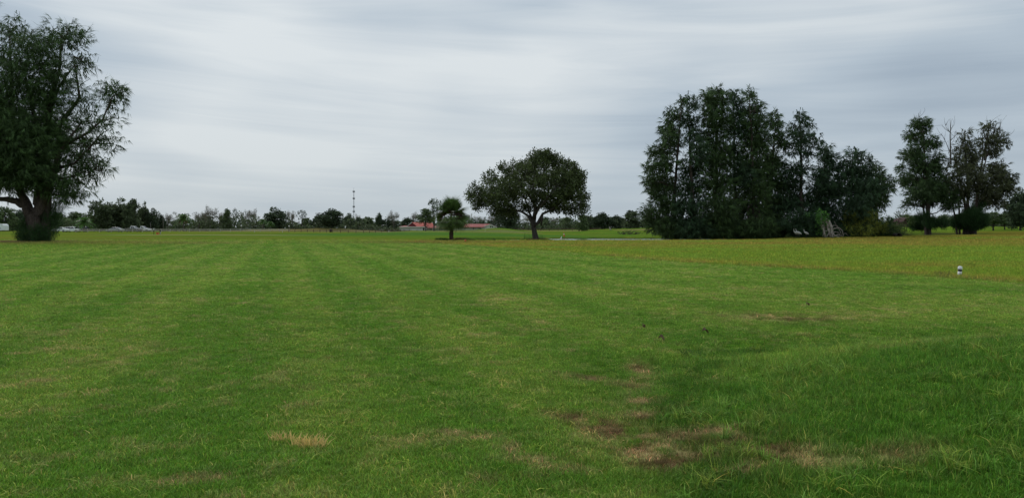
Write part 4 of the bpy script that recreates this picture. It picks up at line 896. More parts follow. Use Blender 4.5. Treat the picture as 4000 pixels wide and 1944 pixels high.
# ------------------------------------------------------------------ cabbage palm
def frond_mesh(name, r, L0=1.5, blades=22, droop=.7, wd=.055):
    """Fan leaf on a stalk; grows along +X from the origin."""
    V = []; Fc = []; sh = []
    st = L0 * .5
    i = 0
    V += [(0, -.015, 0), (0, .015, 0), (st, .01, .04), (st, -.01, .04)]; Fc.append((0, 1, 2, 3)); sh += [.9] * 4
    for k in range(blades):
        a = (k / (blades - 1) - .5) * 2.5; ln = L0 * (.62 + .25 * math.cos(a)) * r.uniform(.88, 1.08); s = r.uniform(.75, 1.3)
        b = len(V); dx, dy = math.cos(a), math.sin(a); w_ = wd / 2
        for u in (0, .5, 1.0):
            z = .04 + .14 * ln * u - droop * ln * u ** 2.2 * .8; q = u - .1 * droop * u * u; ww = w_ * (1.15 if u == .5 else .5)
            cx, cy = st + dx * ln * q, dy * ln * q
            if u < 1: V += [(cx + dy * ww, cy - dx * ww, z), (cx - dy * ww, cy + dx * ww, z)]; sh += [s] * 2
            else: V.append((cx, cy, z)); sh.append(s * 1.1)
        Fc += [(b, b + 1, b + 3, b + 2), (b + 2, b + 3, b + 4)]
    me = bpy.data.meshes.new(name); me.from_pydata(V, [], Fc); me.update()
    a = me.color_attributes.new('shade', 'FLOAT_COLOR', 'POINT'); c = np.ones((len(V), 4), np.float32); c[:, :3] = np.array(sh)[:, None]; a.data.foreach_set('color', c.ravel())
    return me
def palm_near():
    r = np.random.default_rng(71); D = 97.0; x = px(1763, D); z0 = tz(x, D)
    o = thing('cabbage_palm', 'stout cabbage palm with a bushy crown standing alone before the clubhouse', 'palm', (x, D, z0))
    tp = [(0, 0, -.2), (.02, 0, .15), (.0, 0, .6), (.03, 0, 1.2), (0, 0, 1.8), (0, 0, 2.5), (0, 0, 3.2)]
    mb = MB(); mb.tube(tp, [.36, .30, .24, .23, .22, .21, .1], 14); mb.build('trunk', M['bark_palm'], o, True)
    bt = MB()
    for k in range(44):
        h = .3 + 1.9 * k / 44; a = k * 2.4; bt.tube([(.2 * math.cos(a), .2 * math.sin(a), h), (.27 * math.cos(a), .27 * math.sin(a), h + .09), (.30 * math.cos(a), .30 * math.sin(a), h + .19)], [.05, .04, .015], 4)
    bt.build('leaf_bases', M['bark_palm'], o)
    rt = MB()
    for k in range(9):
        a = k * .7 + .2; rt.tube([(.2 * math.cos(a), .2 * math.sin(a), .2), (.36 * math.cos(a), .36 * math.sin(a), .04), (.52 * math.cos(a), .5 * math.sin(a), -.06)], [.06, .05, .02], 5)
    rt.build('root_flare', M['bark_palm'], o, True)
    gm = [frond_mesh('frond', r, 1.75, 20, d, .085) for d in (.30, .45, .65)]; dm = [frond_mesh('dead_frond', r, 1.35, 16, d, .08) for d in (.55, .8)]
    for m in gm[:2]: m.materials.append(M['palm_green'])
    gm[2].materials.append(M['palm_light'])
    for m in dm: m.materials.append(M['palm_dead'])
    k = 0
    for i in range(84):
        u = i / 83; a = i * 2.39996
        if .32 < u < .70 and i % 2 == 0: me = dm[i % 2]; nm = 'dead_frond'
        else: me = gm[0 if u < .3 else (1 if r.uniform() > (u - .3) * 2.2 else 2)]; nm = 'frond'
        el = R(84 - 116 * u) + r.normal(0, .10)
        f = bpy.data.objects.new(nm, me); COL.objects.link(f); f.parent = o
        f.location = (.10 * math.cos(a), .10 * math.sin(a), 3.25 - .65 * u); s = 1.2 * r.uniform(.76, 1.10)
        f.rotation_euler = (r.normal(0, .4), -el, a + r.normal(0, .2)); f.scale = (s, s, s)
palm_near()
D_ = 96.0
straw_tuft('grass_tuft', px(1727, D_), D_, .85, .5, 420, .42, 'dark green mat of tall grass at the left foot of the palm', 'sucker', .5, .03)
straw_tuft('grass_tuft', px(1795, 97), 97.2, .8, .4, 260, .5, 'brownish dead grass heap at the right foot of the palm', 'dead_weed', .6, .03)

def palm_far(label, p, D, top, hw, trunk_px, mat='palm_bright', dead=.0, seed=1):
    r = np.random.default_rng(seed); x = px(p, D); z0 = tz(x, D); zt = pz(top, D) - z0; w_ = hw / F * D
    o = thing('palm_tree', label, 'palm', (x, D, z0), 0, 'palms along the far treeline')
    hc = zt - w_ * .85
    mb = MB(); mb.tube([(0, 0, -.3), (.1, 0, hc * .5), (0, 0, hc)], [.24, .20, .17], 8); mb.build('trunk', M['bark_pale'], o, True)
    V = []; Fc = []; sh = []; 
    for i in range(26):
        u = i / 25; a = i * 2.4; el = R(78 - 105 * u); ln = w_ * 1.25; base = np.array([0, 0, hc])
        prev = None
        for q in range(9):
            t = q / 8; d = np.array([math.cos(a) * math.cos(el), math.sin(a) * math.cos(el), math.sin(el)])
            pt = base + d * ln * t + np.array([0, 0, -.55 * ln * t ** 2.0])
            sd = np.array([-math.sin(a), math.cos(a), 0]); s = r.uniform(.7, 1.3)
            if q:
                for sg in (-1, 1):
                    b = len(V); V += [prev, pt, (prev + pt) / 2 + sd * sg * ln * .30 * math.sin(PI * min(t + .1, 1)) + np.array([0, 0, -.12 * ln])]; Fc.append((b, b + 1, b + 2)); sh += [s] * 3
            prev = pt
    mesh_obj('crown', np.array(V), Fc, M[mat], o, shade=np.array(sh))
    if dead:
        V2 = []; F2 = []
        for i in range(12):
            a = i * .52; b = len(V2); l2 = w_ * .8
            V2 += [(.1 * math.cos(a), .1 * math.sin(a), hc), (l2 * .55 * math.cos(a), l2 * .55 * math.sin(a), hc - l2 * .5), (l2 * .75 * math.cos(a + .2), l2 * .75 * math.sin(a + .2), hc - l2 * .95), (l2 * .5 * math.cos(a + .35), l2 * .5 * math.sin(a + .35), hc - l2 * .7)]; F2.append((b, b + 1, b + 2, b + 3))
        mesh_obj('dead_fronds', np.array(V2), F2, M['palm_dead'], o, shade=np.ones(len(V2)) * 1.8)
palm_far('bright green drooping palm left of the silver sedan', 328, 232, 833, 38, 0, seed=3)
palm_far('tall palm with hanging orange dead fronds among grey bare trees', 716, 262, 822, 32, 0, dead=1, seed=4)
palm_far('palm in front of the large round dark tree, left of two', 1026, 264, 848, 18, 0, seed=5)
palm_far('low palm just right of the one before the round dark tree', 1056, 266, 858, 18, 0, seed=6)

# ------------------------------------------------------------------ far trees
_TM = {}
def template(kind):
    """Unit tree: height 1, crown half-width .5; meshes are shared between copies and scaled."""
    if kind in _TM: return _TM[kind]
    k0, v = kind; r = np.random.default_rng(hash_(k0) + v * 17)
    if k0 in ('oak', 'dark', 'mid'):
        bl = []
        for i in range(15):
            a = r.uniform(0, 2 * PI); q = r.uniform(.05, .36); zc = r.uniform(.22, .84) - q * .35; s = r.uniform(.12, .20); bl.append((q * math.cos(a) * 1.0, q * math.sin(a), zc, s, s, s * .85, 1))
        bl += [(0, 0, .5, .3, .3, .3, .8), (.02, 0, .86, .13, .13, .11, 1), (.1, .1, .25, .26, .26, .2, .8), (-.15, 0, .22, .24, .24, .2, .8)]
        V, Fc, sh = leaf_crown(bl, 520, r, .046, .034, 8, .028, .40, .1, 7)
    elif k0 == 'grey':
        bl = []
        for i in range(12):
            a = r.uniform(0, 2 * PI); q = r.uniform(.05, .36); s = r.uniform(.08, .16); bl.append((q * math.cos(a), q * math.sin(a), r.uniform(.40, .88), s, s, s * 1.2, 1))
        bl += [(0, 0, .35, .3, .3, .22, .5)]
        C, O = blob_points(bl, 900, r, .4); g = gapnoise(C, 8, v); C = C[g > .44]; m = len(C) * 3; C = np.repeat(C, 3, 0) + r.normal(0, .02, (m, 3))
        d = unit(C * np.array([1, 1, .3]) + r.normal(0, .3, (m, 3)) + np.array([0, 0, .5])); s = unit(np.cross(d, r.normal(size=(m, 3))))
        V = tri_cloud(C, d, s, r.uniform(.03, .08, m), np.full(m, .011)); Fc = np.arange(m * 3).reshape(-1, 3); sh = np.repeat(r.uniform(.6, 1.4, m), 3)
    elif k0 == 'tall':
        bl = [(0, 0, .9, .16, .16, .07, 1), (.25, .05, .86, .12, .12, .07, 1), (-.26, 0, .84, .13, .13, .09, 1), (-.4, .1, .7, .09, .09, .07, .8), (.38, -.1, .72, .12, .12, .08, 1), (.05, .1, .7, .2, .2, .1, .7), (.2, 0, .55, .2, .2, .1, .7), (-.15, 0, .6, .14, .14, .1, .5)]
        V, Fc, sh = leaf_crown(bl, 700, r, .030, .02, 8, .022, .40, .1, 8)
    tr = MB(); tr.tube([(0, 0, -.05), (.01, 0, .12), (0, .01, .35), (.02, 0, .6), (0, 0, .85)], [.034, .026, .02, .013, .003], 7)
    ends = [b[:3] for b in bl]
    for c in ends: limb(tr, (0, 0, r.uniform(.12, .35)), c, .012 if k0 != 'grey' else .010, .003, r, .05, .08, 4, 5)
    if k0 == 'grey':
        for i in range(16):
            a = r.uniform(0, 2 * PI); c = ends[i % len(ends)]; limb(tr, c, (c[0] + .14 * math.cos(a), c[1] + .14 * math.sin(a), c[2] + r.uniform(.06, .16)), .005, .0015, r, 0, .1, 3, 4)
    mt = bpy.data.meshes.new('trunk'); mt.from_pydata(tr.v, [], tr.f); mt.update()
    mt.materials.append(M['bark_pale'] if k0 in ('grey',) else M['bark_oak'])
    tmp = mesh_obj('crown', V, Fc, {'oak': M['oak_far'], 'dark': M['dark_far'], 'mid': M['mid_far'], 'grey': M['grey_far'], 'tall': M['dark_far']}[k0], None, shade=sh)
    mc = tmp.data; bpy.data.objects.remove(tmp)
    _TM[kind] = (mt, mc); return _TM[kind]
def hash_(s): return sum((i + 1) * ord(c) for i, c in enumerate(s))
def far_tree(kind, p, D, top, hw, label, rz=0.0, v=0, group='trees of the far treeline', name=None, lift=0.0):
    x = px(p, D); z0 = tz(x, D); h = (pz(top, D) - z0) * (1.09 if D < 300 and p < 1300 else 1.02); w_ = 2 * hw / F * D * (1.0 if kind == 'tall' or name else 1.28)
    o = thing(name or {'oak': 'oak_tree', 'dark': 'dark_tree', 'mid': 'green_tree', 'grey': 'bare_tree', 'tall': 'tall_tree'}[kind], label, 'tree', (x, D, z0), 0, group)
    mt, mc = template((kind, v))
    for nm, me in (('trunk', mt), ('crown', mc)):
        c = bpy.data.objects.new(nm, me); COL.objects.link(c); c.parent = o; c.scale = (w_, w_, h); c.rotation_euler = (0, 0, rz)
        if nm == 'crown' and lift: c.scale = (w_, w_, h * (1 - lift)); c.location = (0, 0, h * lift)
    return o
FT = [('mid', 18, 270, 810, 42, 'dark bushy tree behind the white camper at the left edge'), ('dark', 78, 300, 818, 38, 'tree seen in the gap left of the big trunk'), ('oak', -60, 290, 800, 50, 'oak just inside the left edge beyond the camper'),
      ('mid', 150, 310, 830, 50, 'tree mostly hidden behind the big casuarina trunk'), ('mid', 225, 300, 828, 45, 'low round tree behind the wooden pole at left'), ('mid', 285, 296, 832, 42, 'low olive tree behind the two white cars'), ('dark', 350, 300, 838, 30, 'low tree behind the drooping bright palm'),
      ('oak', 392, 250, 786, 50, 'left oak of the tall group above the silver sedan'), ('oak', 466, 256, 780, 45, 'tallest oak of the group above the white topped wagon'), ('oak', 520, 252, 786, 36, 'oak at the right shoulder of the tall left group'), ('dark', 440, 262, 815, 48, 'dark oak filling the middle of the tall left group'), ('oak', 563, 262, 794, 24, 'slim pointed oak ending the tall left group'),
      ('dark', 598, 262, 818, 26, 'dark tree sloping down right of the slim pointed oak'), ('dark', 628, 268, 840, 20, 'small dark tree behind the tee sign'), ('grey', 655, 270, 838, 18, 'narrow bare grey snaggy tree left of the tall palm'), ('grey', 700, 300, 824, 34, 'thin grey tree behind the tall palm'),
      ('grey', 775, 285, 824, 34, 'rounded grey bare tree right of the tall palm'), ('grey', 822, 280, 812, 30, 'tallest grey bare tree of the treeline'), ('mid', 800, 300, 835, 30, 'green tree showing between the grey bare trees'), ('grey', 856, 285, 826, 24, 'grey tree on the right slope of the tallest bare one'),
      ('mid', 884, 275, 820, 18, 'open airy green tree with a pale stem'), ('tall', 918, 280, 820, 18, 'thin open tree with small dark tufts on top'), ('grey', 958, 290, 818, 26, 'bare grey tree left of the large round dark tree'), ('grey', 990, 286, 822, 24, 'bare grey tree touching the large round dark tree'),
      ('dark', 1074, 275, 814, 50, 'large round dark tree behind the pair of palms'), ('grey', 1142, 290, 820, 26, 'pale grey green tree right of the large round dark tree'), ('tall', 1178, 285, 825, 22, 'stringy dark topped tree ending the grey woods'), ('mid', 1200, 300, 848, 24, 'low greyish tree at the foot of the stringy one'),
      ('dark', 1240, 285, 846, 26, 'low dark tree left of the big one above the bin'), ('dark', 1296, 262, 818, 50, 'big dark tree standing over the bin on the dry mound'), ('dark', 1362, 285, 832, 26, 'dark tree just left of the radio mast'), ('dark', 1400, 292, 848, 26, 'low dark tree at the foot of the radio mast'), ('grey', 1396, 305, 836, 14, 'small bare top behind the foot of the mast'),
      ('mid', 1436, 340, 844, 28, 'round green tree right of the radio mast'), ('dark', 1482, 335, 830, 18, 'narrow dark tree with a round head, left of bare twigs'), ('grey', 1538, 335, 824, 26, 'tree with bare pale twigs sticking up left of the clubhouse'), ('dark', 1522, 338, 850, 40, 'broad low dark trees under the bare twigs'), ('dark', 1592, 452, 848, 30, 'dark tree behind the low wing of the clubhouse'),
      ('grey', 1622, 455, 828, 20, 'pale greyish tree behind the clubhouse gable'), ('mid', 1662, 292, 812, 30, 'green tree with a leaning trunk in front of the clubhouse'), ('tall', 1695, 300, 776, 54, 'tall open tree with tufted flat tops in front of the clubhouse'), ('dark', 1740, 452, 850, 30, 'dark tree behind the roof left of the palm'),
      ('grey', 1836, 440, 830, 12, 'narrow dead snag right of the palm'), ('grey', 1880, 470, 838, 34, 'grey bare tree behind the long red roof'), ('grey', 1930, 470, 836, 34, 'grey bare tree behind the cream gable end'), ('dark', 1900, 480, 858, 60, 'low dark woods edge tree behind the flag'),
      ('dark', 1985, 330, 806, 46, 'big black green tree behind the left half of the oak'), ('grey', 2060, 420, 840, 34, 'grey tree seen under the oak, left of its trunk'), ('mid', 2130, 420, 845, 34, 'greenish tree under the oak right of its trunk'), ('grey', 2165, 415, 843, 30, 'pale twiggy tree under the right half of the oak'), ('mid', 2215, 410, 848, 34, 'green tree under the right edge of the oak'),
      ('oak', 2292, 400, 842, 36, 'low oak between the lone oak and the open gap'), ('dark', 2352, 390, 828, 42, 'left of the two rounded dark trees in the gap beyond the pond'), ('dark', 2408, 396, 838, 30, 'lower dark tree between the two rounded ones beyond the pond'), ('oak', 2462, 385, 822, 44, 'right and taller of the two rounded trees beyond the pond'), ('mid', 2530, 395, 834, 32, 'greyish green tree beside the casuarina clump beyond the pond'),
      ('mid', 3535, 250, 838, 34, 'low tree beyond the bushes, left of the barn'), ('dark', 3620, 250, 842, 30, 'dark tree between the barn and the white roofed shed'), ('mid', 3690, 245, 836, 40, 'olive tree behind the white roofed shed'), ('dark', 3760, 240, 830, 45, 'dark tree behind the bush of shoots'),
      ('mid', 3880, 165, 826, 44, 'small round tree with a pale stem under the widest casuarina'), ('mid', 3925, 175, 834, 34, 'second small pale stemmed tree, nearer the right edge'), ('dark', 3985, 168, 735, 48, 'tall dark tree cut by the right edge'), ('dark', 3958, 185, 800, 34, 'dark tree just left of the one cut by the right edge'), ('dark', 4060, 190, 745, 60, 'dark tree outside the right edge')]
for i, (k, p, D, top, hw, lab) in enumerate(FT):
    if p < 4050: far_tree(k, p, D, top, hw, lab, rz=i * 1.7, v=i % 3, lift=.34 if p in (1662, 3880, 3925) else 0)
far_tree('mid', 2273, 205, 832, 30, 'small lone sapling with a thin crown on the lawn beyond the pond', v=1, group=None, name='sapling')

def woods():
    """The wood that closes the view: one mass."""
    r = np.random.default_rng(91); bl = []
    for p in range(-900, 5000, 22):
        D = 470 + r.normal(0, 14); x = px(p, D); t = (861 + 6 * math.sin(p * .013) + r.normal(0, 4.5)) - (8 if p > 2250 else 0)
        z0 = tz(x, D); h = (pz(t, D) - z0); bl.append((x, D, z0 + h * .45, 3.6, 4, h * .55, 1)); bl.append((x + r.normal(0, 2), D - 8, z0 + h * .25, 3.4, 3, h * .35, 1))
    V, Fc, sh = leaf_crown(bl, .42, r, 1.5, 1.0, 4, .8, .22, .1, .2)
    o = mesh_obj('far_woods', V, Fc, M['dark_far'], shade=sh); o['kind'] = 'stuff'; o['label'] = 'continuous dark wood closing the view along the horizon'; o['category'] = 'woods'
    # undergrowth along the foot of the nearer tree line
    bl = []
    for p in range(-300, 1560, 14):
        D = 276 + r.normal(0, 5); x = px(p, D); z0 = tz(x, D); h = r.uniform(3.6, 6.0) if (p < 1130 or 1250 < p < 1430) else r.uniform(1.3, 2.9); bl.append((x, D, z0 + h * .35, 1.5, 1.4, h * .6, 1))
    for p in list(range(1975, 2600, 16)) + list(range(3480, 4200, 16)):
        D = (400 if p < 3000 else 235) + r.normal(0, 5); x = px(p, D); z0 = tz(x, D); h = r.uniform(3.2, 5.8) if p < 3000 else r.uniform(1.5, 3.4); bl.append((x, D, z0 + h * .35, 1.8, 1.6, h * .6, 1))
    V, Fc, sh = leaf_crown(bl, 2.0, r, .7, .42, 5, .35, .28, .2, .5)
    o = mesh_obj('undergrowth', V, Fc, M['oak_far'], shade=sh); o['kind'] = 'stuff'; o['label'] = 'low dark undergrowth along the foot of the far trees'; o['category'] = 'undergrowth'
woods()

# ------------------------------------------------------------------ weeds at the pond edge
def reeds(name, label, p, D, w_, h, n, mat):
    r = np.random.default_rng(int(p)); x = px(p, D); z0 = tz(x, D); o = thing(name, label, 'weeds', (x, D, z0)); V = []; Fc = []; sh = []
    for k in range(n):
        bx, by = r.uniform(-w_, w_), r.uniform(-.4, .4); hh = h * r.uniform(.4, 1.1); q = r.normal(0, .12) * hh; i = len(V); V += [(bx - .02, by, -.1), (bx + .02, by, -.1), (bx + q, by, hh)]; Fc.append((i, i + 1, i + 2)); sh += [r.uniform(.7, 1.3)] * 3
    mesh_obj('stalks', np.array(V), Fc, M[mat], o, shade=np.array(sh))
reeds('reeds', 'thin upright weeds on the bank left of the oak trunk', 2060, 114.0, .6, 1.2, 26, 'weed')
reeds('reeds', 'thin upright weeds on the bank right of the oak trunk', 2118, 112.5, .5, .9, 22, 'weed')
reeds('reeds', 'dry weeds on the near bank beside the oak roots', 2100, 108.0, 1.3, .35, 120, 'dead_weed')

def brush_pile():
    r = np.random.default_rng(95); D = 182.0; x = px(2462, D); o = thing('brush_pile', 'low heap of fallen dead boughs on the lawn beyond the pond', 'branches', (x, D, tz(x, D)))
    mb = MB()
    for k in range(26):
        a = r.uniform(-.5, .5); x0 = r.uniform(-2.6, 1.5); ln = r.uniform(1, 2.6); limb(mb, (x0, r.normal(0, .4), .05), (x0 + ln, r.normal(0, .5), r.uniform(.1, 1.0)), .05, .012, r, 0, .1, 4, 4)
    mb.build('boughs', M['bark_oak'], o)
    V, Fc, sh = leaf_crown([(-1.5, 0, .25, 1.6, .7, .35, 1), (.8, 0, .3, 1.4, .6, .4, .8)], 8, r, .3, .14, 6, .2, .3, .1, 1); mesh_obj('foliage', V, Fc, M['oak'], o, shade=sh)
brush_pile()

# ------------------------------------------------------------------ yardage marker
def yard_marker():
    D = yd(1079); x = px(3748, D)
    o = thing('yardage_marker', 'white yardage post with a black band and domed cap in the rough', 'marker post', (x, D, tz(x, D))); o.rotation_euler = (0, R(4), 0)
    o['label'] = 'white marker post with a black band and domed cap in the rough'
    a = .062
    MB().lathe([(.035, -.12), (.035, .035)], 14).build('spike', M['black'], o, True)
    MB().lathe([(a * .98, .03), (a, .04), (a, .165)], 24).build('lower_sleeve', M['white_worn'], o, True)
    MB().lathe([(a * .97, .165), (a * .97, .235)], 24).build('black_band', M['black'], o, True)
    MB().lathe([(a * 1.06, .235), (a * 1.1, .245), (a * 1.1, .295), (a * 1.0, .318), (a * .7, .334), (a * .3, .342), (.002, .344)], 24).build('cap', M['white'], o, True)
    for (ang, z0, h, w_) in ((-2.1, .055, .05, .012), (-1.25, .06, .06, .010), (-1.5, .085, .022, .02), (-1.9, .075, .03, .014)):
        V = []; 
        for u in (-1, 1):
            for zq in (z0, z0 + h): V.append(((a + .0015) * math.cos(ang + u * w_ / a / 2 + (zq - z0) * 3), (a + .0015) * math.sin(ang + u * w_ / a / 2 + (zq - z0) * 3), zq))
        MB().add(V, [(0, 2, 3, 1)]).build('scuff_mark', M['metal'], o)
yard_marker()
straw_tuft('weed_tuft', px(3680, yd(1078)), yd(1078), .25, .15, 90, .22, 'pale seeding grass tuft in the rough left of the marker post', 'dead_weed', .45, .006)
straw_tuft('weed_tuft', px(3742, yd(1084)), yd(1084), .16, .08, 80, .10, 'short grass tuft hiding the foot of the marker post', 'weed', .5, .006)

def small_things():
    D = 84.0; x = px(1818, D)
    o = thing('orange_marker', 'small orange cap on a stake in the rough near the palm', 'marker', (x, D, tz(x, D)))
    MB().lathe([(.03, -.1), (.03, .2)], 8).build('stake', M['orange'], o); MB().lathe([(.11, .16), (.12, .2), (.10, .3), (.02, .34)], 12).build('cap', M['orange'], o, True)
    D = 168.0; x = px(2204, D)
    o = thing('traffic_cone', 'faded orange cone standing on the lawn beyond the pond', 'cone', (x, D, tz(x, D))); o.rotation_euler = (0, R(-7), 0)
    MB().box(-.26, .26, -.26, .26, 0, .05).build('cone_base', M['orange'], o)
    MB().lathe([(.21, .05), (.15, .42)], 14).build('lower_cone', M['orange'], o, True); MB().lathe([(.151, .42), (.11, .66)], 14).build('white_collar', M['white_worn'], o, True); MB().lathe([(.11, .66), (.045, .98)], 14).build('upper_cone', M['orange'], o, True)
    D = 103.5; x = px(2186, D)
    o = thing('white_pipe', 'short white pipe leaning at the near edge of the pond', 'pipe', (x, D, tz(x, D)), 0); o.rotation_euler = (0, R(24), 0)
    MB().tube([(0, 0, -.1), (0, 0, .66)], .05, 10).build('pipe_body', M['white'], o, True); MB().tube([(0, 0, .66), (0, 0, .71)], .065, 10).build('pipe_cap', M['white'], o, True)
    D = 225.0; x = px(2385, D)
    o = thing('broken_stump', 'pale broken snag standing on the lawn beyond the pond', 'dead tree', (x, D, tz(x, D)))
    MB().tube([(-.1, 0, -.1), (-.12, 0, .5), (-.2, 0, 1.0), (-.22, 0, 1.45)], [.28, .22, .16, .05], 8).build('stump', M['driftwood'], o, True)
    MB().tube([(0, 0, 0), (.3, 0, .45), (.1, 0, .8)], [.14, .12, .08], 6).build('side_limb', M['driftwood'], o, True)
    # bin on the dry mound
    D = 240.0; x = px(1292, D)
    o = thing('litter_bin', 'dark round bin on the dry mound under the big dark tree', 'bin', (x, D, tz(x, D)))
    MB().lathe([(.40, .05), (.46, .7)], 14).build('bin_body', M['bin'], o, True); MB().lathe([(.49, .70), (.5, .78), (.30, .95), (.05, 1.0)], 14).build('bin_lid', M['bin'], o, True); MB().box(-.05, .05, .5, .6, 0, 1.3).build('post', M['bin'], o)
    # tee sign, ball washer, brown box
    D = 166.0; x = px(601, D); z = tz(x, D)
    o = thing('tee_sign', 'grey tee sign board on a dark post in the left middle distance', 'sign', (x, D, z)); MB().box(-.05, .05, -.04, .04, -.1, 1.45).build('post', M['bin'], o); MB().box(-.22, .26, -.07, -.045, .85, 1.40).build('board', M['metal'], o); MB().box(-.10, .12, -.078, -.073, 1.0, 1.28).build('notice', M['white_worn'], o)
    x = px(626, D)
    o = thing('ball_washer', 'black ball washer on a post right of the tee sign', 'ball washer', (x, D, tz(x, D))); MB().box(-.05, .05, -.04, .04, -.1, .65).build('post', M['black'], o); MB().lathe([(.10, .6), (.12, .65), (.12, .95), (.06, 1.02), (.02, 1.1)], 12).build('washer_body', M['black'], o, True); MB().box(.08, .15, -.13, -.11, .05, .6).build('towel', M['white_worn'], o)
    x = px(616, D + .6)
    o = thing('tee_box', 'low orange brown box between the tee sign and ball washer', 'box', (x, D + .6, tz(x, D + .6))); MB().box(-.25, .25, -.2, .2, 0, .42).build('box_body', M['orange'], o); MB().box(-.28, .28, -.23, .23, .422, .47).build('box_lid', M['leaf_brown'], o)
    # lamps and stakes
    def lamp(p, D, top, label, ball=True):
        x = px(p, D); z = tz(x, D); h = pz(top, D) - z; q = thing('lamp_post' if ball else 'sign_post', label, 'lamp post' if ball else 'sign', (x, D, z), 0)
        MB().tube([(0, 0, -.2), (0, 0, h - .3)], .06, 8).build('post', M['pole'], q)
        if ball: MB().lathe([(.05, h - .35), (.2, h - .25), (.24, h - .1), (.18, h + .06), (.02, h + .12)], 12).build('globe', M['white'], q, True)
        else: MB().box(-.18, .18, -.05, -.02, h - .7, h).build('board', M['white'], q)
    lamp(557, 240, 884, 'white globe lamp post behind the white topped wagon'); lamp(943, 262, 880, 'white globe lamp post in front of the bare grey trees'); lamp(1129, 268, 882, 'white globe lamp post left of the dry mounds'); lamp(1566, 400, 864, 'white globe lamp post over the low wing of the clubhouse')
    lamp(1349, 255, 882, 'small upright white sign between the bin and the mast', False)
    for p, q_, lab in ((995, 908, 'small pale stake standing below the white fence'), (1519, 903, 'small white stake standing by the brown fence'), (1104, 908, 'small white stake left of the dry mound')):
        D = 215.0; x = px(p, D); s = MB().lathe([(.06, -.05), (.055, .5), (.02, .56)], 8).build('stake', M['white_worn']); s.location = (x, D, tz(x, D)); tag(s, lab, 'stake', 'small stakes before the fence')
small_things()

def poles():
    for p, D, top, lab in ((218, 236, 803, 'tall weathered wooden pole behind the two white cars'), (638, 255, 843, 'thin pale pole right of the ball washer'), (589, 255, 872, 'short thin pole just left of the tee sign')):
        x = px(p, D); z = tz(x, D); h = pz(top, D) - z; o = thing('wooden_pole', lab, 'pole', (x, D, z))
        MB().tube([(0, 0, -.3), (-.05, 0, h * .5), (-.12, 0, h)], [.16, .14, .10] if h > 6 else [.09, .08, .07], 8).build('shaft', M['pole'], o, True); MB().tube([(-.12, 0, h), (-.12, 0, h + .12)], .13 if h > 6 else .09, 8).build('pole_cap', M['metal'], o)
poles()

def radio_mast():
    D = 1150.0; x = px(1382, D); z = tz(x, D); H = pz(733, D) - z
    o = thing('radio_mast', 'tall thin radio mast with antenna clusters above the far trees', 'mast', (x, D, z))
    m = MB(); w0 = .5
    for k in range(3): a = 2 * PI * k / 3; m.tube([(w0 * math.cos(a), w0 * math.sin(a), 0), (w0 * .7 * math.cos(a), w0 * .7 * math.sin(a), H * .88)], .16, 5)
    for i in range(26):
        h0, h1 = H * .88 * i / 26, H * .88 * (i + 1) / 26
        for k in range(3): a = 2 * PI * k / 3; b = a + 2 * PI / 3; m.tube([(w0 * .85 * math.cos(a), w0 * .85 * math.sin(a), h0), (w0 * .85 * math.cos(b), w0 * .85 * math.sin(b), h1)], .10, 4)
    m.build('lattice', M['metal'], o)
    MB().tube([(0, 0, H * .87), (0, 0, H)], [.25, .12], 6).build('tip', M['metal'], o)
    for q in (748, 775, 807, 826):
        h = pz(q, D) - z
        a_ = MB(); a_.lathe([(1.3, h - .3), (1.3, h + .3)], 10)
        for k in range(6): a = k * PI / 3; a_.box(1.5 * math.cos(a) - .25, 1.5 * math.cos(a) + .25, 1.5 * math.sin(a) - .25, 1.5 * math.sin(a) + .25, h - 1.1, h + 1.1)
        a_.build('antenna_cluster', M['metal'], o)
radio_mast()

# ------------------------------------------------------------------ fences
def fence(label, pts, step, h, rails, mat, post_w=.12, rail_h=.12, rail_t=.04, skip=0):
    x0, y0 = pts[0]; o = thing('rail_fence', label, 'fence', (x0, y0, tz(x0, y0)))
    pos = []
    for (ax, ay), (bx, by) in zip(pts[:-1], pts[1:]):
        ln = math.hypot(bx - ax, by - ay); n = max(1, round(ln / step)); pos += [(ax + (bx - ax) * i / n, ay + (by - ay) * i / n) for i in range(n)]
    pos.append(pts[-1]); b = o.location; r = np.random.default_rng(len(pos))
    pm = MB().box(-post_w / 2, post_w / 2, -post_w / 2, post_w / 2, -.2, h).build('post', mat, o); me = pm.data; first = True
    for i, (x, y) in enumerate(pos):
        q = pm if first else pm.copy()
        if not first: COL.objects.link(q); q.parent = o
        first = False; q.location = (x - b.x, y - b.y, tz(x, y) - b.z); q.rotation_euler = (r.normal(0, .02), r.normal(0, .02), 0); q.scale = (1, 1, r.uniform(.95, 1.06))
    for zr in rails:
        for (ax, ay), (bx, by) in zip(pos[:-1], pos[1:]):
            az_, bz_ = tz(ax, ay) + zr, tz(bx, by) + zr; d = Vector((bx - ax, by - ay, bz_ - az_)); ln = d.length
            q = MB().box(.0, ln, -rail_t / 2, rail_t / 2, -rail_h / 2, rail_h / 2).build('rail', mat, o)
            q.location = (ax - b.x, ay - b.y - post_w / 2 - rail_t / 2 - .003, az_ - b.z); q.rotation_euler = (0, -math.asin(d.z / ln), math.atan2(d.y, d.x))
def fp(p, D): return (px(p, D), D)
fence('long weathered white rail fence in front of the parked cars and treeline', [fp(296, 219), fp(480, 222), fp(700, 236), fp(1130, 246)], 2.9, .95, (.78, .42), M['wood_pale'], .14, .17)
fence('dark brown two rail fence on the dry ground left of the clubhouse', [fp(1128, 232), fp(1300, 226), fp(1420, 232), fp(1600, 246)], 2.44, 1.0, (.88, .45), M['wood_brown'], .13, .10)
fence('distant brown rail fence crossing behind the oak trunk', [fp(2010, 262), fp(2180, 262), fp(2345, 268)], 2.9, 1.0, (.85, .5), M['wood_brown'], .12, .12)
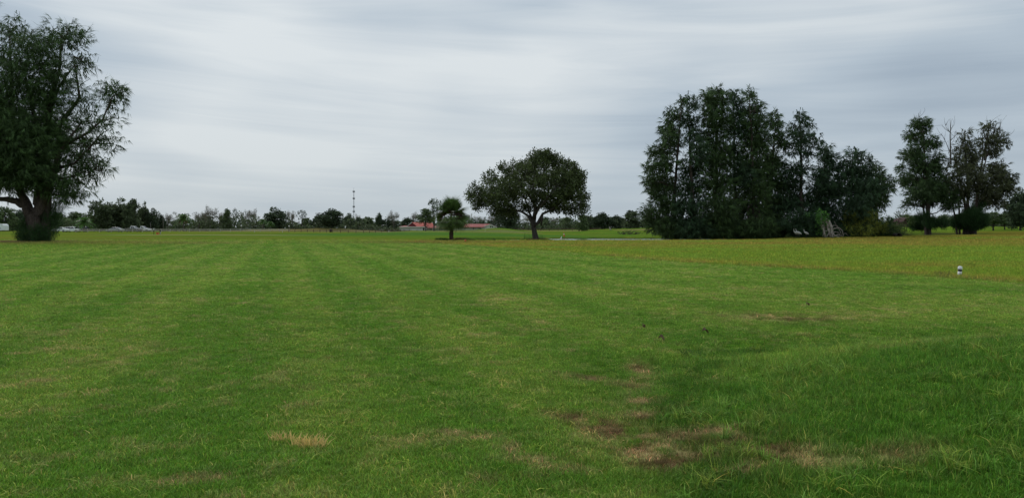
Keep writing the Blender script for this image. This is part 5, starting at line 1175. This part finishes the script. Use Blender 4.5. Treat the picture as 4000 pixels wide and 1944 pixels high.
fence('pale post and rail fence behind the brown one, before the low dark trees', [fp(1420, 285), fp(1600, 300)], 2.9, 1.0, (.9, .5), M['wood_pale'], .14, .12)

# ------------------------------------------------------------------ cars
def car(label, p, D, rz, paint, L_=4.7, W=1.8, kind='sedan', roof=None, z_off=0.0):
    x = px(p, D); o = thing('parked_car', label, 'car', (x, D, tz(x, D) + z_off), rz, 'cars parked behind the white fence')
    hl = L_ / 2
    if kind == 'sedan': low = [(-hl, .35), (-hl + .05, .75), (-hl + 1.1, .92), (hl - .95, .98), (hl - .05, .90), (hl, .4), (hl - .2, .25), (-hl + .2, .25)]; cab = [(-hl + 1.15, .90), (-hl + 1.95, 1.36), (.35, 1.42), (1.05, 1.33), (hl - .7, .96)]
    elif kind == 'suv': low = [(-hl, .4), (-hl + .05, .9), (-hl + 1.1, 1.08), (hl - .1, 1.1), (hl, .45), (hl - .2, .3), (-hl + .2, .3)]; cab = [(-hl + 1.05, 1.05), (-hl + 1.75, 1.62), (.6, 1.72), (hl - .55, 1.62), (hl - .12, 1.08)]
    else: low = [(-hl, .45), (-hl + .04, .98), (-hl + 1.3, 1.08), (hl, 1.08), (hl, .5), (hl - .2, .35), (-hl + .2, .35)]; cab = [(-hl + 1.35, 1.06), (-hl + 2.0, 1.72), (.55, 1.78), (.75, 1.07)]
    b = MB(); b.prism(low, -W / 2, W / 2); body = b.build('body', paint, o)
    md = body.modifiers.new('bevel', 'BEVEL'); md.width = .07; md.segments = 3
    c = MB(); n = len(cab); t_ = .16; mid = sum(q[0] for q in cab) / n
    V = []
    for sgn in (-1, 1):
        for (X, Z) in cab: inn = t_ * (Z - cab[0][1]) / .5; V.append((X, sgn * (W / 2 - .04 - inn * .9), Z))
    c.add(V, [tuple(range(n)), tuple(range(2 * n - 1, n - 1, -1))] + [(i + 1, i, i + n, i + 1 + n) for i in range(n - 1)])
    cb = c.build('cabin', roof or paint, o); md = cb.modifiers.new('bevel', 'BEVEL'); md.width = .05; md.segments = 2
    # side glass, one pane per door, and the two screens, a few mm proud of the cabin
    zb, zt = cab[0][1] + .07, max(q[1] for q in cab) - .09
    def atz(q0, q1, z): return q0[0] + (q1[0] - q0[0]) * (z - q0[1]) / (q1[1] - q0[1])
    xf0, xf1 = atz(cab[0], cab[1], zb) + .12, atz(cab[0], cab[1], min(zt, cab[1][1])) + .12
    xr0, xr1 = atz(cab[-1], cab[-2], zb) - .16, atz(cab[-1], cab[-2], min(zt, cab[-2][1])) - .14
    cuts = [0, .5, 1.0] if kind != 'suv' else [0, .36, .70, 1.0]
    for s in (-1, 1):
        yy = lambda z: s * (W / 2 - .04 - t_ * (z - cab[0][1]) / .5 * .9 + .012)
        for a, b2 in zip(cuts[:-1], cuts[1:]):
            m = MB(); g = .03
            P = [(xf0 + (xr0 - xf0) * a + g, zb), (xf0 + (xr0 - xf0) * b2 - g, zb), (xf1 + (xr1 - xf1) * b2 - g, zt), (xf1 + (xr1 - xf1) * a + g, zt)]
            f = [(q[0], yy(q[1]), q[1]) for q in P] + [(q[0], yy(q[1]) - s * .02, q[1]) for q in P]
            m.add(f, [(0, 1, 2, 3), (7, 6, 5, 4)] + [(i, (i + 1) % 4, (i + 1) % 4 + 4, i + 4) for i in range(4)]); m.build('side_window', M['glass'], o)
    for (q0, q1, nm, dx) in ((cab[0], cab[1], 'windscreen', -.012), (cab[-1], cab[-2], 'rear_window', .012)):
        m = MB(); e0 = .12; A = (q0[0] + (q1[0] - q0[0]) * e0 + dx, q0[1] + (q1[1] - q0[1]) * e0 + .01); Bq = (q0[0] + (q1[0] - q0[0]) * .9 + dx, q0[1] + (q1[1] - q0[1]) * .9 + .01); wa, wb = W / 2 - .16, W / 2 - .30
        m.add([(A[0], -wa, A[1]), (A[0], wa, A[1]), (Bq[0], wb, Bq[1]), (Bq[0], -wb, Bq[1])], [(0, 1, 2, 3)]); m.build(nm, M['glass'], o)
    for X in (-hl + .85, hl - .95):
        for s in (-1, 1):
            m = MB(); rw = .33 if kind == 'sedan' else .37; m.add(*wheel_geo(rw, .22)); wh = m.build('wheel', M['rubber'], o, False); wh.location = (X, s * (W / 2 - .09), rw)
            m2 = MB(); m2.add(*wheel_geo(rw * .6, .235)); m2.build('rim', M['metal'], wh)
    for s in (-1, 1):
        MB().box(-hl - .012, -hl + .1, s * (W / 2 - .35) - .18, s * (W / 2 - .35) + .18, .62, .76).build('headlight', M['glass'], o)
        MB().box(hl - .1, hl + .012, s * (W / 2 - .3) - .14, s * (W / 2 - .3) + .14, .70, .86).build('tail_light', M['maroon'], o)
        MB().box(cab[0][0] + .25, cab[0][0] + .40, s * (W / 2 + .08) - .08, s * (W / 2 + .08) + .08, cab[0][1] + .05, cab[0][1] + .18).build('mirror', paint, o)
    return o
def wheel_geo(r_, w_):
    n = 16; V = [(r_ * math.cos(2 * PI * j / n), y, r_ * math.sin(2 * PI * j / n)) for y in (-w_ / 2, w_ / 2) for j in range(n)]
    return V, [tuple(range(n)), tuple(range(2 * n - 1, n - 1, -1))] + [((j + 1) % n, j, j + n, (j + 1) % n + n) for j in range(n)]
car('white sedan nearest the big trunk, half hidden behind its shoots', 236, 224, 0.0, M['white'], 4.7)
car('white wagon parked just right of the first white sedan', 284, 229, PI, M['white'], 4.7, 1.85, 'suv', z_off=-.1)
car('dark car in the shade beside the bright green palm', 318, 238, .1, M['dark_car'], 4.6, 1.8, 'suv')
car('silver sedan behind the white fence under the tall oaks', 450, 227, 0.0, M['silver'], 4.9)
car('dark green wagon with a white top right of the silver sedan', 522, 232, PI * .98, M['dark_car'], 5.0, 1.9, 'truck', M['white'])
car('white pickup farthest right of the parked vehicles', 560, 242, PI, M['white'], 4.6, 1.85, 'truck')

def camper():
    D = 214.0; x = px(-12, D); o = thing('camper', 'white boxy camper trailer cut off by the left edge', 'trailer', (x, D, tz(x, D)))
    b = MB(); b.prism([(-3, .5), (-3, 2.1), (-2.7, 2.35), (2.2, 2.35), (2.6, 2.1), (2.7, 1.6), (2.7, .5)], -1.1, 1.1); q = b.build('body', M['white'], o); md = q.modifiers.new('bevel', 'BEVEL'); md.width = .12; md.segments = 3
    MB().box(1.3, 1.8, -1.125, -1.09, 1.0, 1.2).build('vent', M['black'], o); MB().box(-.6, .3, -1.125, -1.09, 1.3, 1.8).build('window', M['glass'], o)
    for X in (-.6, .3): m = MB(); m.add(*wheel_geo(.35, .25)); wh = m.build('wheel', M['rubber'], o); wh.location = (X, -.95, .35)
camper()

# ------------------------------------------------------------------ buildings
def roof_slab(o, A, B_, C_, D__, th, mat, name='roof'):
    """A roof plane from four corners, with thickness."""
    P = [Vector(q) for q in (A, B_, C_, D__)]; n = (P[1] - P[0]).cross(P[3] - P[0]).normalized() * th
    return MB().add([tuple(p) for p in P] + [tuple(p - n) for p in P], [(0, 1, 2, 3), (7, 6, 5, 4), (0, 4, 5, 1), (1, 5, 6, 2), (2, 6, 7, 3), (3, 7, 4, 0)]).build(name, mat, o)
def ribs(o, A, B_, C_, D__, n, mat):
    """Standing seams of a metal roof, children of their roof plane's building part."""
    A, B_, C_, D__ = map(Vector, (A, B_, C_, D__)); up = (B_ - A).cross(D__ - A).normalized(); m = MB()
    for i in range(n + 1):
        u = i / n; p = A.lerp(B_, u) + up * .02; q = D__.lerp(C_, u) + up * .02; m.tube([p, q], .035, 4)
    return m.build('roof_seams', mat, o)
def clubhouse():
    D = 430.0; g = px; X0 = px(1600, D); zb = tz(X0, D); o = thing('clubhouse', 'low cream clubhouse with a red metal roof and maroon gable, left of the palm', 'building', (X0, D, zb))
    s = lambda p: px(p, D) - X0
    h = lambda q: pz(q, D) - zb
    # low wing
    MB().box(s(1561), s(1664), 0, 9, -.3, h(887)).build('wing_wall', M['white_wall'], o)
    MB().box(s(1664) + .003, s(1764), 2.0, 9, -.3, h(887)).build('porch_wall', M['cream'], o)
    r1 = roof_slab(o, (s(1554), -.8, h(885.5)), (s(1664), -.8, h(885.5)), (s(1664), 6, h(881)), (s(1575), 6, h(881)), .25, M['red_roof_b'], 'wing_roof')
    MB().box(s(1554), s(1664), -.93, -.81, h(888), h(885)).build('fascia', M['white_wall'], o)
    # upper gable block
    zr, ze = h(867.5), h(884); gx0, gx1, gxp = s(1589), s(1627), s(1607)
    MB().prism([(gx0 + .3, ze), (gx1, ze), (gxp, zr - .35)], 2.2, 2.6).build('gable_wall', M['maroon'], o)
    MB().add([(gx0 - .3, 1.6, ze + .1), (gx0 + .15, 1.6, ze + .1), (gxp, 1.6, zr - .25), (gxp, 1.6, zr + .15), (gx0 - .3, 2.1, ze + .1), (gx0 + .15, 2.1, ze + .1), (gxp, 2.1, zr - .25), (gxp, 2.1, zr + .15)],
             [(0, 1, 2, 3), (7, 6, 5, 4), (0, 4, 5, 1), (3, 2, 6, 7), (0, 3, 7, 4), (1, 5, 6, 2)]).build('barge_board', M['white_wall'], o)
    A, B_, C_, E_ = (gx1, 1.2, ze), (s(1698), 1.2, ze), (s(1682), 6, zr), (gxp, 6, zr)
    roof_slab(o, A, B_, C_, E_, .2, M['red_roof'], 'main_roof'); ribs(o, A, B_, C_, E_, 12, M['red_roof'])
    MB().add([(gx1 - .05, 1.2, ze), (gxp, 2.2, zr), (gxp, 6, zr), (gx1, 6, ze)], [(0, 1, 2, 3)]).build('roof_return', M['red_roof'], o)
    MB().add([(gxp, 2.2, zr), (gx0 - .3, 2.2, ze), (gx0 - .3, 8, ze), (gxp, 8, zr)], [(0, 1, 2, 3)]).build('roof_left_slope', M['red_roof'], o)
    A, B_, C_, E_ = (s(1668), -1.5, h(889)), (s(1768), -1.5, h(890)), (s(1752), 4, h(882)), (s(1672), 4, h(882))
    roof_slab(o, A, B_, C_, E_, .2, M['red_roof_b'], 'porch_roof')
    for p in (1690, 1712, 1735, 1758): MB().box(s(p), s(p) + .25, -1.3, -1.05, -.3, h(889) - .12).build('porch_post', M['wood_pale'], o)
    MB().box(s(1652), s(1657), -.05, -.01, 0, h(889.5)).build('door', M['black'], o)
    for p in (1700, 1722, 1744): MB().box(s(p), s(p + 9), 1.95, 1.99, .9, 1.9).build('window', M['glass'], o)
    for p in (1580, 1603, 1626): MB().box(s(p), s(p + 6), -.3, -.02, -.2, .25).build('wall_vent', M['metal'], o)
    for p in range(1574, 1660, 13): MB().box(s(p), s(p) + .06, -.03, -.005, .3, h(888)).build('wall_batten', M['white_wall'], o)
clubhouse()
def long_building():
    D = 418.0; X0 = px(1850, D); zb = tz(X0, D); o = thing('clubhouse_annex', 'long cream building with a dusty red roof and arched gable end, right of the palm', 'building', (X0, D, zb))
    s = lambda p: px(p, D) - X0
    h = lambda q: pz(q, D) - zb
    MB().box(s(1770), s(1884), 1.0, 9, -.3, h(886)).build('long_wall', M['cream'], o)
    A, B_, C_, E_ = (s(1766), -.6, h(886.5)), (s(1896), -.6, h(886.5)), (s(1914), 5, h(874)), (s(1772), 5, h(874)); roof_slab(o, A, B_, C_, E_, .25, M['red_roof_b'], 'roof'); ribs(o, A, B_, C_, E_, 18, M['red_roof_b'])
    # gable end, shallow peak
    pk = (s(1914), h(877.5)); MB().prism([(s(1884) + .003, -.3), (s(1940), -.3), (s(1940), h(888)), pk, (s(1884) + .003, h(887))], .2, 4).build('gable_wall', M['cream'], o)
    for a, b in (((s(1878), h(888.5)), (s(1914), h(875.5))), ((s(1914), h(875.5)), (s(1946), h(889)))):
        MB().prism([a, b, (b[0], b[1] - .35), (a[0], a[1] - .35)] if a[0] < b[0] else [], -.3, .15).build('barge_board', M['white_wall'], o)
    roof_slab(o, (s(1914), -.25, h(875)), (s(1947), -.25, h(888.7)), (s(1947), 6, h(888.7)), (s(1914), 6, h(875)), .12, M['red_roof_b'], 'right_slope')
    for p, q0, q1, w_ in ((1914, 883, 888, 4.5), (1921, 883, 888, 4.5), (1934, 886, 889.5, 3)): MB().box(s(p), s(p + w_), .12, .19, h(q1), h(q0)).build('window', M['glass'], o)
    for p, w_ in ((1848, 3), (1873, 4), (1790, 4), (1814, 4), (1780, 3)): MB().box(s(p), s(p + w_), .93, .99, .5, 2.1).build('window', M['glass'], o)
    for p in (1838, 1860): MB().box(s(p), s(p) + .25, -.4, -.15, -.3, h(887)).build('porch_post', M['wood_pale'], o)
long_building()
def white_roofs():
    D = 472.0
    for p0, p1, q0, q1, lab in ((1448, 1480, 877, 882, 'pale flat roof showing through the trees left of the clubhouse'), (1486, 1545, 878, 882.5, 'longer pale roof line among the dark trees beside the low wing')):
        X0 = px((p0 + p1) / 2, D - 110); D2 = D - 110; zb = tz(X0, D2); o = thing('low_shed', lab, 'building', (X0, D2, zb)); hw = (p1 - p0) / 2 / F * D2
        h0, h1 = pz(q1, D2) - zb, pz(q0, D2) - zb
        MB().box(-hw, hw, 0, 4, -.2, h0).build('wall', M['wood_brown'], o); roof_slab(o, (-hw - .2, -.3, h0), (hw + .2, -.3, h0), (hw + .2, 3, h1), (-hw - .2, 3, h1), .1, M['white_wall'])
white_roofs()
def barn():
    D = 205.0; X0 = px(3556, D); zb = tz(X0, D); o = thing('barn', 'dark maroon barn with a rounded gambrel roof in the gap beside the right trees', 'barn', (X0, D, zb))
    h = lambda q: pz(q, D) - zb
    w_ = 29 / F * D; hw, ht = h(868), h(850)
    prof = [(-w_, -.3), (w_, -.3), (w_, hw), (w_ * .72, hw + (ht - hw) * .62), (0, ht), (-w_ * .72, hw + (ht - hw) * .62), (-w_, hw)]
    MB().prism(prof, 0, 5).build('barn_wall', M['barn'], o)
    up = prof[2:]; 
    for a, b in zip(up[:-1], up[1:]): roof_slab(o, (a[0] * 1.04, -.4, a[1] + .06), (b[0] * 1.04, -.4, b[1] + .06), (b[0] * 1.04, 5.3, b[1] + .06), (a[0] * 1.04, 5.3, a[1] + .06), .10, M['barn'], 'roof_panel')
    MB().box(-.9, .9, -.06, -.01, -.2, h(878)).build('door', M['black'], o); MB().box(-.35, .35, -.05, -.01, hw + .2, hw + .7).build('loft_door', M['black'], o)  # main door is a black panel standing in for the dark opening
barn()
def shed():
    D = 210.0; X0 = px(3668, D); zb = tz(X0, D); o = thing('low_shed', 'low shed with a thin white roof behind the right casuarinas', 'building', (X0, D, zb)); h = lambda q: pz(q, D) - zb; w_ = 26 / F * D
    MB().box(-w_, w_, 0, 5, -.2, h(874)).build('wall', M['wood_brown'], o)
    for q, nm in ((863.5, 'upper_roof'), (872, 'lower_roof')): roof_slab(o, (-w_ - .2, -.5, h(q + 1.5)), (w_ + .2, -.5, h(q + 1.5)), (w_ + .2, 5, h(q - .6)), (-w_ - .2, 5, h(q - .6)), .12, M['white_wall'], nm)
    MB().box(-w_ * .9, w_ * .9, 2.5, 4.8, h(874) + .01, h(865.5)).build('upper_wall', M['wood_brown'], o)
shed()
def flag():
    D = 193.0; x = px(1895, D); z = tz(x, D); H = pz(860.5, D) - z; o = thing('flagstick', 'white golf flag with a dark emblem flying on the putting green', 'flag', (x, D, z))
    MB().tube([(0, 0, -.1), (0, 0, H)], .02, 6).build('pole', M['white'], o)
    V = []; n = 8
    for i in range(n + 1):
        u = i / n; V += [(.02 + .52 * u, .07 * math.sin(u * 5), H - .02 - .22 * u), (.02 + .52 * u, .07 * math.sin(u * 5 + .4), H - .46 - .24 * u)]
    f = mesh_obj('flag_cloth', np.array(V), [(2 * i, 2 * i + 1, 2 * i + 3, 2 * i + 2) for i in range(n)], M['white'], o, smooth=True); md = f.modifiers.new('thickness', 'SOLIDIFY'); md.thickness = .006
    MB().add([(.24 + .07 * math.cos(2 * PI * j / 10), -.03, H - .34 + .07 * math.sin(2 * PI * j / 10)) for j in range(10)] + [(.24 + .07 * math.cos(2 * PI * j / 10), -.04, H - .34 + .07 * math.sin(2 * PI * j / 10)) for j in range(10)], [tuple(range(10)), tuple(range(19, 9, -1))] + [((j + 1) % 10, j, j + 10, (j + 1) % 10 + 10) for j in range(10)]).build('emblem', M['black'], f)
flag()
